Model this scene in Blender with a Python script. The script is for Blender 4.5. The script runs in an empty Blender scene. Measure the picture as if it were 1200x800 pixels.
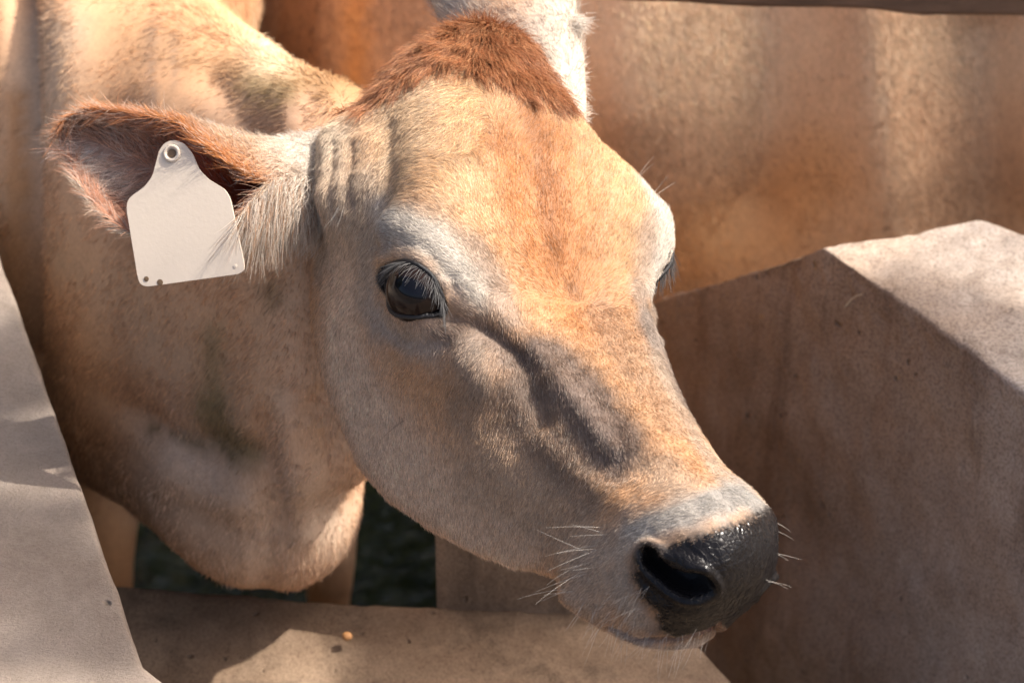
import bpy, bmesh, math, random
import numpy as np
from mathutils import Vector, Matrix, noise as mnoise
rng = np.random.default_rng(7)
random.seed(7)
R = math.radians
S = bpy.context.scene
COL = S.collection

# ------------------------------------------------------------------ camera
PITCH = 35.0
CAM = np.array([0.0, 0.0, 2.10])
FPX = 3333.3                      # focal length in pixels of the 1200 px wide photograph
cp, sp = math.cos(R(PITCH)), math.sin(R(PITCH))
RV = np.array([1.0, 0, 0]); UV = np.array([0, sp, cp]); FV = np.array([0, cp, -sp])
cam_d = bpy.data.cameras.new('camera')
cam_o = bpy.data.objects.new('camera', cam_d); COL.objects.link(cam_o)
cam_o.location = CAM
cam_o.rotation_euler = (R(90 - PITCH), 0, 0)
cam_d.lens = 100.0; cam_d.sensor_width = 36.0
cam_d.clip_start = 0.05; cam_d.clip_end = 3000
cam_d.dof.use_dof = True; cam_d.dof.focus_distance = 1.90; cam_d.dof.aperture_fstop = 8.0
S.camera = cam_o
S.render.resolution_x, S.render.resolution_y = 1024, 682

# ------------------------------------------------------------------ light
SUN_CAM = np.array([0.60, 0.77, 0.34])          # towards the sun: right, up, towards the viewer
SUN_CAM /= np.linalg.norm(SUN_CAM)
SUN = SUN_CAM[0]*RV + SUN_CAM[1]*UV - SUN_CAM[2]*FV
sun_el = math.asin(SUN[2]); sun_az = math.atan2(SUN[0], SUN[1])
W = bpy.data.worlds.new('World'); S.world = W; W.use_nodes = True
nt = W.node_tree; nt.nodes.clear()
sky = nt.nodes.new('ShaderNodeTexSky'); sky.sky_type = 'NISHITA'; sky.sun_disc = False
sky.sun_elevation = sun_el; sky.sun_rotation = sun_az; sky.dust_density = 6.0; sky.air_density = 0.7; sky.ozone_density = 0.3
bg = nt.nodes.new('ShaderNodeBackground'); bg.inputs[1].default_value = 0.12
wo = nt.nodes.new('ShaderNodeOutputWorld')
nt.links.new(sky.outputs[0], bg.inputs[0]); nt.links.new(bg.outputs[0], wo.inputs[0])
sd = bpy.data.lights.new('sun', 'SUN'); sd.energy = 3.7; sd.angle = R(0.55); sd.color = (1, 0.935, 0.86)
so = bpy.data.objects.new('sun', sd); COL.objects.link(so)
so.rotation_euler = Vector(SUN).to_track_quat('Z', 'Y').to_euler(); so.location = (2, 0, 5)
S.view_settings.view_transform = 'Standard'; S.view_settings.look = 'None'
S.view_settings.exposure = 1.5; S.view_settings.gamma = 1.0
S.cycles.max_bounces = 8; S.cycles.diffuse_bounces = 4
try: S.cycles.use_denoising = True
except Exception: pass

# ------------------------------------------------------------------ helpers
def P(px, py, d):
    """photograph pixel + distance along the view axis -> world point (used once to lay the place out)"""
    px = np.asarray(px, float); py = np.asarray(py, float); d = np.asarray(d, float)
    return CAM + np.multiply.outer((px-600)/FPX*d, RV) + np.multiply.outer(-(py-400)/FPX*d, UV) + np.multiply.outer(d, FV)
def proj(p):
    q = p - CAM
    d = q @ FV
    return 600 + (q @ RV)/d*FPX, 400 - (q @ UV)/d*FPX, d
def on_plane(px, py, z):
    """where the line of sight through a pixel meets the level z"""
    v = P(px, py, 1.0) - CAM
    return CAM + v*((z-CAM[2])/v[2])

def natural_cubic(x, y, xs):
    x = np.asarray(x, float); n = len(x); h = np.diff(x)
    A = np.zeros((n, n)); B = np.zeros((n,)+y.shape[1:])
    A[0, 0] = A[-1, -1] = 1
    for i in range(1, n-1):
        A[i, i-1] = h[i-1]; A[i, i] = 2*(h[i-1]+h[i]); A[i, i+1] = h[i]
        B[i] = 6*((y[i+1]-y[i])/h[i] - (y[i]-y[i-1])/h[i-1])
    M = np.linalg.solve(A, B.reshape(n, -1)).reshape(B.shape)
    k = np.clip(np.searchsorted(x, xs)-1, 0, n-2)
    t = xs - x[k]; hh = h[k]
    sh = (len(xs),)+(1,)*(y.ndim-1)
    t = t.reshape(sh); hh = hh.reshape(sh)
    a = y[k]; m0 = M[k]; m1 = M[k+1]
    return a + t*((y[k+1]-a)/hh - hh*(2*m0+m1)/6) + t*t*m0/2 + t**3*(m1-m0)/(6*hh)

def smooth(a, b, x):
    t = np.clip((x-a)/(b-a), 0, 1); return t*t*(3-2*t)

def mesh_from(name, V, F, mat=None, smooth_shade=True):
    me = bpy.data.meshes.new(name)
    V = np.asarray(V, np.float32)
    me.vertices.add(len(V)); me.vertices.foreach_set('co', V.ravel())
    F = np.asarray(F)
    k = F.shape[1]
    me.loops.add(F.size); me.loops.foreach_set('vertex_index', F.ravel().astype(np.int32))
    me.polygons.add(len(F)); me.polygons.foreach_set('loop_start', (np.arange(len(F))*k).astype(np.int32))
    me.polygons.foreach_set('loop_total', np.full(len(F), k, np.int32))
    me.polygons.foreach_set('use_smooth', np.full(len(F), smooth_shade, bool))
    me.update(); me.validate()
    if mat: me.materials.append(mat)
    return me
def link(name, me, parent=None):
    o = bpy.data.objects.new(name, me); COL.objects.link(o)
    if parent is not None: o.parent = parent
    return o
def tag(o, label=None, cat=None, group=None, kind=None):
    if label: o['label'] = label
    if cat: o['category'] = cat
    if group: o['group'] = group
    if kind: o['kind'] = kind
    return o
def empty(name, loc=(0, 0, 0)):
    o = bpy.data.objects.new(name, None); COL.objects.link(o); o.location = loc; o.empty_display_size = .1
    return o
def reparent_keep(o, root):
    o.parent = root; o.matrix_parent_inverse = Matrix.Translation(root.location).inverted()

def grid_faces(nu, nv, wrap=True):
    i = np.arange(nu-1)[:, None]; j = np.arange(nv if wrap else nv-1)[None, :]
    j2 = (j+1) % nv
    a = i*nv+j; b = i*nv+j2; c = (i+1)*nv+j2; d = (i+1)*nv+j
    return np.stack([a, b, c, d], -1).reshape(-1, 4)
def grid_normals(G):
    du = np.gradient(G, axis=0)
    dv = (np.roll(G, -1, 1)-np.roll(G, 1, 1))
    n = np.cross(du, dv); l = np.linalg.norm(n, axis=-1, keepdims=True)
    return n/np.maximum(l, 1e-12)
def vnoise(p, scale, seed=0):
    """cheap smooth 3D value noise for arrays"""
    q = p*scale + seed*17.3
    i = np.floor(q).astype(np.int64); f = q-i; f = f*f*(3-2*f)
    def h(a, b, c):
        n = (a*73856093) ^ (b*19349663) ^ (c*83492791) ^ (seed*2654435)
        n = (n ^ (n >> 13))*1274126177 & 0x7fffffff
        return (n % 10007)/10007.0
    r = 0
    for dx in (0, 1):
        for dy in (0, 1):
            for dz in (0, 1):
                w = (f[:, 0] if dx else 1-f[:, 0])*(f[:, 1] if dy else 1-f[:, 1])*(f[:, 2] if dz else 1-f[:, 2])
                r = r + w*h(i[:, 0]+dx, i[:, 1]+dy, i[:, 2]+dz)
    return r
HEAD_HAIRS, TUFT_HAIRS, EAR_HAIRS, NECK_HAIRS = 300000, 17000, 26000, 110000
# ------------------------------------------------------------------ the head (centimetres: t along the face, l sideways, n out of the face)
SEC = [  # t, nine half-profile points (l, n) from the middle of the face round to under the jaw
 (-5.0, [(0,-4.0),(1.5,-4.2),(2.8,-5.0),(3.6,-6.5),(3.8,-8.0),(3.6,-10.),(2.8,-12.),(1.5,-13.),(0,-13.4)]),
 (-2.6, [(0,-1.8),(2.2,-2.1),(4.0,-3.2),(5.2,-5.5),(5.6,-8.0),(5.2,-11.),(4.0,-14.),(2.2,-15.6),(0,-16.2)]),
 (0.0,  [(0,-0.6),(2.8,-.9),(5.0,-2.0),(6.4,-4.6),(6.8,-8.2),(6.4,-12.5),(5.2,-16.),(3.0,-17.6),(0,-17.6)]),
 (4.0,  [(0,0.0),(3.4,-.2),(6.2,-1.2),(7.8,-3.8),(8.1,-8.5),(7.6,-13.8),(6.2,-18.),(3.4,-18.8),(0,-17.8)]),
 (8.0,  [(0,-.2),(3.9,-.2),(7.2,-.8),(9.2,-3.4),(8.9,-8.5),(8.3,-14.2),(6.6,-19.3),(3.4,-19.5),(0,-17.8)]),
 (12.0, [(0,-.9),(4.2,-.7),(7.8,-.9),(10.2,-3.4),(9.4,-8.2),(8.3,-14.0),(6.4,-19.6),(3.2,-19.2),(0,-17.0)]),
 (16.0, [(0,-1.8),(4.0,-1.7),(7.4,-1.9),(10.0,-4.4),(9.1,-8.4),(7.7,-13.2),(5.9,-18.8),(3.0,-18.2),(0,-16.0)]),
 (20.0, [(0,-2.1),(3.5,-2.2),(6.2,-3.0),(8.0,-5.4),(8.0,-8.8),(7.1,-12.7),(5.4,-17.6),(2.9,-17.0),(0,-15.2)]),
 (25.0, [(0,-1.9),(2.9,-2.1),(5.0,-3.4),(6.4,-6.0),(7.0,-9.0),(6.2,-12.4),(4.7,-16.2),(2.6,-15.8),(0,-14.4)]),
 (31.0, [(0,-1.4),(2.4,-1.7),(4.1,-3.1),(5.2,-5.8),(5.7,-8.5),(5.1,-11.5),(3.9,-14.4),(2.1,-14.4),(0,-13.6)]),
 (36.0, [(0,-1.2),(2.4,-1.5),(4.2,-2.8),(5.4,-5.2),(5.8,-8.0),(5.2,-10.9),(3.9,-13.2),(2.0,-13.5),(0,-13.2)]),
 (40.0, [(0,-1.3),(2.7,-1.6),(4.7,-2.8),(6.1,-5.0),(6.4,-7.8),(5.7,-10.6),(4.2,-12.8),(2.1,-13.4),(0,-13.3)]),
 (43.5, [(0,-1.9),(2.9,-2.2),(4.9,-3.3),(6.2,-5.2),(6.3,-7.8),(5.5,-10.3),(4.0,-12.4),(2.0,-13.1),(0,-13.2)]),
 (45.8, [(0,-3.2),(2.6,-3.5),(4.3,-4.3),(5.3,-5.9),(5.3,-8.0),(4.5,-9.9),(3.2,-11.7),(1.7,-12.3),(0,-12.5)]),
 (47.0, [(0,-5.4),(1.4,-5.5),(2.6,-6.0),(3.2,-6.9),(3.2,-8.0),(2.8,-9.2),(2.0,-10.3),(1.0,-10.7),(0,-10.8)]),
 (47.3, [(0,-7.6),(.3,-7.6),(.5,-7.7),(.6,-7.9),(.6,-8.0),(.5,-8.2),(.4,-8.4),(.2,-8.5),(0,-8.5)]),
]
NU, NV = (540, 640)
def head_base():
    T = np.array([s[0] for s in SEC]); K = np.array([s[1] for s in SEC], float)     # (S,9,2)
    full = np.concatenate([K, K[:, -2:0:-1]*np.array([-1, 1])], 1)                   # (S,16,2) closed
    # smooth round each section: periodic by padding
    pad = np.concatenate([full[:, -6:], full, full[:, :7]], 1)
    x = np.arange(-6, 23)
    th = np.arange(NV)*16.0/NV
    rings = natural_cubic(x, pad.transpose(1, 0, 2), th).transpose(1, 0, 2)          # (S,NV,2)
    s = [0]
    for i in range(1, len(T)):
        dd = np.linalg.norm(full[i]-full[i-1], axis=1).mean(); s.append(s[-1]+math.hypot(T[i]-T[i-1], dd))
    s = np.array(s)
    ss = np.linspace(0, s[-1], NU)
    R2 = natural_cubic(s, rings, ss)
    TT = natural_cubic(s, T[:, None], ss)[:, 0]
    G = np.empty((NU, NV, 3)); G[..., 0] = TT[:, None]; G[..., 1] = R2[..., 0]; G[..., 2] = R2[..., 1]
    return G
HB = head_base()
MIR = (-np.arange(NV)) % NV          # mirrored column of each column
NEAR = HB[..., 1] >= 0

LM = [  # head point (t,l,n) -> photograph pixel
 ((-1.0, 0, -1.0), (560, 35)), ((6.0, 0, 0), (612, 125)), ((16.5, 0, -1.8), (674, 345)), ((41, 0, -1.4), (862, 572)),
 ((15.5, 9.9, -4.6), (484, 340)), ((15.0, -10.0, -4.4), (778, 285)), ((44.5, 5.2, -6.8), (790, 672)), ((44, -4.5, -6), (908, 630)),
 ((20, 5.5, -18), (430, 545)), ((33, 4, -14), (580, 655)) ]
def pose_matrix(p):
    a = np.array(p[3:6]); th = np.linalg.norm(a)
    if th < 1e-9: return np.eye(3)
    k = a/th; Kx = np.array([[0, -k[2], k[1]], [k[2], 0, -k[0]], [-k[1], k[0], 0]])
    return np.eye(3)+math.sin(th)*Kx+(1-math.cos(th))*Kx@Kx
c25, s25 = math.cos(R(25)), math.sin(R(25)); cps, sps = math.cos(R(27)), math.sin(R(27))
a0 = np.array([.5*c25, -.865*c25, s25]); n0 = np.array([-.5*s25, .865*s25, c25]); l0 = np.array([-.865, -.5, 0])
n1 = cps*n0-sps*l0; l1 = cps*l0+sps*n0
B0 = np.stack([a0, l1, n1], 1)      # columns: head axes in camera space (x right, y up, z to the viewer)
def head_to_cam(X, p):
    Q = (np.asarray(X, float)-np.array([20, 0, -8]))*0.01 @ B0.T
    return Q @ pose_matrix(p).T + np.array([p[0], p[1], -p[2]])
def cam_px(c): return np.stack([600+c[..., 0]/-c[..., 2]*FPX, 400-c[..., 1]/-c[..., 2]*FPX], -1)
def fit_pose():
    X = np.array([l[0] for l in LM], float); Y = np.array([l[1] for l in LM], float)
    p = np.array([0.0, 0, 2.0, 0, 0, 0])
    def res(p):
        r = (cam_px(head_to_cam(X, p))-Y).ravel()
        return np.concatenate([r, [(p[2]-2.0)*300], p[3:6]*60])
    for it in range(40):
        r = res(p); J = np.zeros((len(r), 6))
        for k in range(6):
            q = p.copy(); q[k] += 1e-5; J[:, k] = (res(q)-r)/1e-5
        p = p - np.linalg.solve(J.T@J+1e-6*np.eye(6), J.T@r)
    return p, res(p)
POSE, rr = fit_pose()
print('POSE', POSE, 'residuals', np.round(rr[:len(LM)*2].reshape(-1, 2)).tolist())
HC = head_to_cam(HB, POSE)          # camera space
OUTL = [  # outline of the head in the photograph: point and outward direction
 (500,52,-.5,-.85),(450,98,-.85,-.5),(560,27,0,-1),(610,40,.6,-.8),(634,82,.8,-.6),(668,127,.8,-.6),(705,167,.75,-.65),(748,206,.75,-.65),(780,245,.9,-.4),
 (785,275,1,0),(777,315,1,.1),(764,350,1,0),(764,378,1,0),(776,418,1,-.2),(799,468,.88,-.47),(827,515,.85,-.5),(854,552,.75,-.66),
 (889,580,.7,-.7),(908,605,1,-.2),(910,635,1,.1),(902,675,.95,.3),(870,714,.7,.7),(848,738,.6,.8),(805,758,.1,1),(760,756,-.2,1),
 (717,741,-.5,.85),(683,726,-.7,.7),(657,705,-1,.3),(651,680,-1,0),
 (600,665,-.3,.95),(550,645,-.4,.9),(500,617,-.5,.85),(452,585,-.6,.8),(422,548,-.8,.6),(397,495,-.9,.4),(377,440,-1,.2),
 (367,390,-1,0),(366,340,-1,0),(368,300,-1,-.1)]
IN_LM = [((16.5, 0, -1.8), (674, 345)), ((6.0, 0, 0), (608, 125)), ((41, 0, -1.4), (855, 570)), ((30, 0, -1.4), (765, 470)),
 ((15.5, 9.9, -4.6), (484, 340)), ((44.2, 5.4, -6.8), (792, 671))]
def warp_head(HC):
    Bf = HB.reshape(-1, 3); cur = HC.reshape(-1, 3).copy()
    for it in range(5):
        px = cam_px(cur)
        cen = []; dis = []
        for X, y in IN_LM:
            i = np.argmin(((Bf-np.array(X))**2).sum(1)); cen.append(i); dis.append(np.array(y)-px[i])
        for x, y, mx, my in OUTL:
            m = np.array([mx, my])/math.hypot(mx, my); w = np.array([-m[1], m[0]])
            rel = px-np.array([x, y]); a = rel@m; b = rel@w
            ok = (np.abs(b) < 4) & (np.abs(a) < 90)
            if not ok.any(): continue
            idx = np.nonzero(ok)[0]; i = idx[np.argmax(a[idx])]
            cen.append(i); dis.append(-a[i]*m)
        cen = np.array(cen); dis = np.array(dis)
        u, k = np.unique(cen, return_index=True); cen = u; dis = dis[k]
        C = Bf[cen]; n = len(C)
        D = np.linalg.norm(C[:, None]-C[None], axis=-1)
        A = np.zeros((n+4, n+4)); A[:n, :n] = D - 1.2*np.eye(n); A[:n, n] = 1; A[:n, n+1:] = C; A[n, :n] = 1; A[n+1:, :n] = C.T
        rhs = np.zeros((n+4, 2)); rhs[:n] = dis
        sol = np.linalg.solve(A, rhs)
        out = np.empty((len(Bf), 2))
        for s0 in range(0, len(Bf), 40000):
            X = Bf[s0:s0+40000]
            out[s0:s0+40000] = np.linalg.norm(X[:, None]-C[None], axis=-1)@sol[:n] + sol[n] + X@sol[n+1:]
        d = -cur[:, 2]
        cur[:, 0] += out[:, 0]/FPX*d; cur[:, 1] -= out[:, 1]/FPX*d
        print('warp', it, 'max', np.abs(dis).max().round(1), 'mean', np.abs(dis).mean().round(2))
    return cur.reshape(HC.shape)
HC = warp_head(HC)
AX = np.stack([RV, UV, -FV], 0)
HW = HC @ AX + CAM                   # world space grid
# ------------------------------------------------------------------ sculpting the head
def pick(px, py, G=None, N=None):
    """nearest front vertex of the head grid seen at a photograph pixel -> (row, column)"""
    X, Y, D = PX
    m = (np.abs(X-px) < 7) & (np.abs(Y-py) < 7) & FRONT
    if not m.any():
        r = (X-px)**2+(Y-py)**2 + np.where(FRONT, 0, 1e5)
        return np.unravel_index(np.argmin(r), r.shape)
    c = (X-px)**2+(Y-py)**2 + ((D-D[m].min())*1500)**1
    c = np.where(m, c, 1e9)
    return np.unravel_index(np.argmin(c), c.shape)
def refresh():
    global PX, FRONT, HN
    HN = grid_normals(HW)
    HN[0] = HN[1]; HN[-1] = HN[-3]; HN[-2] = HN[-3]
    if ((CAM-HW[250, 0])*HN[250, 0]).sum() < 0: HN = -HN
    PX = proj(HW); FRONT = ((CAM-HW)*HN).sum(-1) > 0
refresh()
def path_dist(path, step=26):
    """distance in base centimetres of every grid vertex from a stroke given in pixels"""
    pts = []
    for (x0, y0), (x1, y1) in zip(path[:-1], path[1:]) if len(path) > 1 else [(path[0], path[0])]:
        n = max(1, int(round(math.hypot(x1-x0, y1-y0)/step)))
        for k in range(n+(len(path) == 1 or (x1, y1) == tuple(path[-1]))): pts.append((x0+(x1-x0)*k/n, y0+(y1-y0)*k/n))
    B = np.array([HB[pick(*p)] for p in pts])
    if len(B) > 2:
        B[1:-1] = (B[:-2]+2*B[1:-1]+B[2:])/4
    best = np.full(HB.shape[:2], 1e9)
    if len(B) == 1: B = np.concatenate([B, B])
    for b0, b1 in zip(B[:-1], B[1:]):
        e = b1-b0; L = (e@e)+1e-9
        t = np.clip(((HB-b0)@e)/L, 0, 1)
        best = np.minimum(best, ((HB-b0-t[..., None]*e)**2).sum(-1))
    return np.sqrt(best)
def mirrored(a):
    """near half kept, far half copied from it"""
    m = a[:, MIR]
    sh = NEAR if a.ndim == 2 else NEAR[..., None]
    return np.where(sh, a, m)
SCULPT = [  # path, radius cm, height cm, mirror
 ([(414,178),(414,232)], 2.9, 2.7, 0),                      # root of the ear
 ([(452,262),(500,285),(545,335)], 1.1, .45, 1),            # brow ridge
 ([(600,345),(560,300)], 1.6, .12, 1),
 ([(440,290),(470,270),(500,290),(530,335)], .55, -.22, 1), # fold between brow and lid
 ([(446,304),(468,293),(497,300),(521,332)], .42, .26, 1),  # upper lid roll
 ([(452,360),(480,380),(512,385)], .5, .18, 1),             # lower lid roll
 ([(450,385),(485,402),(520,402)], .6, -.22, 1),
 ([(528,372),(570,388),(606,412)], .75, -.55, 1),            # tear groove
 ([(612,425),(622,455),(636,490)], .75, -.5, 1),
 ([(548,418),(565,445)], 1.4, .62, 1),                      # facial tuber mound
 ([(582,368),(620,405),(650,430)], .7, .28, 1),
 ([(650,440),(690,490),(720,530)], .6, .38, 1),             # vein
 ([(675,430),(730,490)], .8, -.15, 1),
 ([(640,520),(700,570),(735,590)], .9, .2, 1),
 ([(590,500),(640,560)], 1.2, -.2, 1),
 ([(455,150),(462,200),(452,236)], .9, -.35, 1),            # temple groove
 ([(432,160),(428,220)], .7, .2, 1),
 ([(412,165),(412,240)], .3, -.28, 0),
 ([(392,165),(390,250)], .3, -.26, 0),
 ([(375,180),(370,262)], .3, -.26, 0),
 ([(356,195),(352,260)], .25, -.2, 0),
 ([(674,340)], .55, -.12, 0),
 ([(520,130),(560,180)], 1.8, .15, 1),
 ([(640,140),(680,260)], 2.2, .1, 1),
 ([(756,636),(790,650),(825,668)], .5, .35, 1),             # upper rim of the nostril
 ([(745,650),(748,690)], .7, .35, 1),                       # wing of the nostril
 ([(770,705),(815,716)], .6, .15, 1),
 ([(745,630),(700,640)], 1.0, -.12, 1),
 ([(660,650),(665,700)], .8, .2, 1),
 ([(632,600),(640,660)], .7, -.15, 1),
]
for path, r, h, mir in SCULPT:
    w = np.exp(-(path_dist(path)/r)**2)
    d = h*w
    if mir: d = mirrored(d)
    HW = HW + HN*(d[..., None]*0.01)
    refresh()
# fine creases of the skin
# --- poly masks in photograph pixels
def in_poly(X, Y, poly):
    inside = np.zeros(X.shape, bool); n = len(poly)
    for i in range(n):
        x0, y0 = poly[i]; x1, y1 = poly[(i+1) % n]
        c = ((y0 > Y) != (y1 > Y)) & (X < (x1-x0)*(Y-y0)/(y1-y0+1e-12)+x0)
        inside ^= c
    return inside
def poly_sd(X, Y, poly):
    best = np.full(X.shape, 1e18); n = len(poly)
    for i in range(n):
        x0, y0 = poly[i]; x1, y1 = poly[(i+1) % n]
        L = (x1-x0)**2+(y1-y0)**2+1e-9
        t = np.clip(((X-x0)*(x1-x0)+(Y-y0)*(y1-y0))/L, 0, 1)
        best = np.minimum(best, (X-x0-t*(x1-x0))**2+(Y-y0-t*(y1-y0))**2)
    return np.where(in_poly(X, Y, poly), -1, 1)*np.sqrt(best)
def closed_curve(pts, n=96):
    p = np.array(pts, float); k = len(p)
    pad = np.concatenate([p[-3:], p, p[:4]]); x = np.arange(-3, k+4)
    return natural_cubic(x, pad, np.arange(n)*k/n)
EYE_PX = closed_curve([(444,328),(449,314),(466,309),(490,313),(507,326),(518,346),(521,366),(505,370),(482,367),(464,358),(452,343)])
NOS_PX = closed_curve([(753,650),(757,641),(768,644),(782,658),(800,668),(822,671),(836,683),(833,694),(812,700),(792,694),(772,678),(757,664)])
X, Y, D = PX
nearface = FRONT & NEAR
eye_sd = np.where(nearface & (np.abs(X-483) < 120) & (np.abs(Y-340) < 120), poly_sd(X, Y, EYE_PX), 99)
nos_sd = np.where(nearface & (np.abs(X-790) < 120) & (np.abs(Y-672) < 100), poly_sd(X, Y, NOS_PX), 99)
MUZ_PX = [(775,738),(770,716),(752,698),(742,672),(748,648),(775,645),(800,632),(830,625),(865,613),(885,602),(901,592),(930,600),(930,660),(890,712),(866,722),(832,741),(790,748)]
muz_sd = np.where(FRONT & (X > 690), poly_sd(X, Y, MUZ_PX), 99)
eye_ctr_surf = HW[pick(484, 340)].copy(); eye_nrm = HN[pick(484, 340)].copy()
lid_ring = np.array([HW[pick(*p)] for p in EYE_PX[::3]])
eye_sd = mirrored(eye_sd); nos_sd = mirrored(nos_sd)
muz_n = mirrored(muz_sd)
muz_sd = np.minimum(muz_sd, np.where(HB[..., 0] > 30, muz_n, 99))
HW0 = HW.copy(); HN0 = HN.copy()
HW = HW - HN*(smooth(1.5, -9, eye_sd)*0.020)[..., None]
inward = HN[pick(790, 672)]
HW = HW - HN*(smooth(0.5, -7, nos_sd)*0.019)[..., None]
HW = HW + HN*(np.exp(-((nos_sd-5)/4.5)**2)*0.0022)[..., None]
# pad of the nose stands slightly proud of the coat, with pores
pm = smooth(4, -5, muz_sd)
pores = vnoise(HW.reshape(-1, 3), 420, 3).reshape(pm.shape)
HW = HW + HN*(pm*0.0012 + pm*(pores-.5)*0.0005*smooth(-2, 8, nos_sd))[..., None]
# lower lip
lipb = mirrored(path_dist([(730,752),(790,762),(835,752),(860,732)], 8))
HW = HW + HN*(np.exp(-(lipb/.45)**2)*0.0015)[..., None]
# mouth line
mouth = mirrored(path_dist([(716,737),(745,750),(790,752),(835,738),(868,716),(884,700)], 8))
HW = HW - HN*(np.exp(-(mouth/.28)**2)*0.005)[..., None]
# folds of skin round the ear and a fine unevenness everywhere
q = HW.reshape(-1, 3)
und = (vnoise(q, 60, 1)-.5)*0.0010 + (vnoise(q, 150, 2)-.5)*0.0006
HW = HW + HN*(und.reshape(pm.shape)*smooth(-4, 6, eye_sd))[..., None]
HW[-1] = HW[-2].mean(0)
refresh()
EYE_R = 0.0260
EYE_C = eye_ctr_surf - eye_nrm*0.0205 - RV*0.0045
def mirror_world(pt):
    """mirror of a near-side head point on the far side, through the grid"""
    i = np.unravel_index(np.argmin(((HW0-pt)**2).sum(-1)), HW0.shape[:2])
    j = (i[0], MIR[i[1]])
    return HW0[j], HN0[j]
fs, fn = mirror_world(eye_ctr_surf)
EYE_F = fs - fn*0.0215

# ------------------------------------------------------------------ coat colours (colours of the hair, with some groove shade painted in)
FAWN = np.array([.56, .325, .17])
COAT = np.zeros(HW.shape) + FAWN
PAINT = [  # path, radius cm, colour, strength, mirror
 ([(400,330),(400,430),(450,520),(520,590),(600,640)], 3.6, (.72,.535,.385), .95, 1),      # cheek, warm
 ([(480,120),(470,200),(430,250)], 3.0, (.58,.42,.27), .95, 1),                          # temple, pale
 ([(560,110),(560,170),(540,220)], 2.4, (.62,.42,.24), .8, 1),
 ([(600,180),(625,260),(660,330),(700,380)], 2.4, (.50,.235,.095), .95, 1),                # orange of the forehead
 ([(620,130),(640,190),(650,280)], 1.1, (.34,.14,.05), .75, 0),
 ([(700,190),(730,240),(735,300)], 2.2, (.56,.34,.17), .7, 0),
 ([(385,190),(390,260),(375,300)], 1.8, (.52,.42,.32), .7, 1),
 ([(425,215),(430,290),(428,350)], 1.6, (.46,.36,.27), .8, 1),
 ([(455,262),(480,265),(520,290),(555,335)], 1.5, (.54,.49,.42), 1.0, 1),                # white brow
 ([(445,240),(450,275)], .9, (.38,.36,.34), .7, 1),
 ([(560,290),(590,340),(600,370)], 1.0, (.34,.26,.20), .7, 1),
 ([(440,370),(480,395),(510,400)], 1.4, (.44,.37,.31), .85, 1),
 ([(530,385),(575,392),(608,420),(630,470)], 1.2, (.15,.105,.08), .9, 1),                 # dark hair below the eye, shade of the groove painted in too
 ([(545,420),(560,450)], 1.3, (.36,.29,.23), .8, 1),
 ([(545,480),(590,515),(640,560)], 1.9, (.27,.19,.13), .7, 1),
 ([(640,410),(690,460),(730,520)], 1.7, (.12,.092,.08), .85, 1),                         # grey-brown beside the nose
 ([(650,470),(690,510),(720,550)], 1.1, (.19,.15,.13), .8, 1),
 ([(610,460),(660,540),(690,590)], 1.8, (.19,.135,.10), .8, 1),
 ([(770,420),(810,500),(850,560)], 1.3, (.43,.345,.27), .8, 0),
 ([(700,360),(740,430),(790,500)], 1.5, (.38,.24,.15), .75, 0),
 ([(560,560),(620,600),(680,640)], 2.6, (.46,.34,.24), .75, 1),
 ([(700,650),(690,700)], 2.2, (.46,.37,.29), .8, 1),
 ([(772,545),(800,575)], 1.6, (.48,.38,.29), .6, 1),
 ([(745,620),(780,610),(830,595),(870,578)], 1.5, (.43,.395,.35), 1.0, 1),
 ([(835,590),(872,578)], 1.0, (.26,.245,.225), .8, 0),
 ([(735,690),(745,722),(765,738)], .7, (.24,.19,.16), .75, 1),
 ([(743,655),(750,638),(772,640),(790,650)], .55, (.07,.055,.05), .9, 1),               # pale band round the muzzle
 ([(730,640),(728,700),(745,728)], .9, (.45,.38,.31), .8, 1),
 ([(868,560),(880,580)], 1.0, (.30,.29,.27), .7, 0),
 ([(760,215),(782,260),(786,300),(770,340)], .9, (.54,.49,.42), .95, 0),                 # far brow
 ([(745,330),(760,370),(768,400)], .7, (.30,.25,.21), .6, 0),
 ([(382,160),(362,205),(364,255)], 2.0, (.60,.50,.38), .9, 0),
 ([(725,742),(765,757),(810,758),(850,742)], .8, (.46,.37,.30), 1.0, 1),
 ([(672,340),(676,350)], .5, (.30,.15,.07), .7, 0),
]
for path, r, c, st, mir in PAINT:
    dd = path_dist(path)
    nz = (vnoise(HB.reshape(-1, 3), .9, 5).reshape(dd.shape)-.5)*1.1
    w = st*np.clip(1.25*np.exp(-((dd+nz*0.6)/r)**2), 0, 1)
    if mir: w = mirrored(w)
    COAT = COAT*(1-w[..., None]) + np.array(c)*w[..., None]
nz = vnoise(HB.reshape(-1, 3), 1.6, 8).reshape(HW.shape[:2])
COAT *= (.90+.2*nz)[..., None]
def saturate(C, k=1.06):
    l = (C@np.array([.3, .5, .2]))[..., None]
    return np.clip(l+(C-l)*k, .01, .9)
COAT = saturate(COAT)
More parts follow.
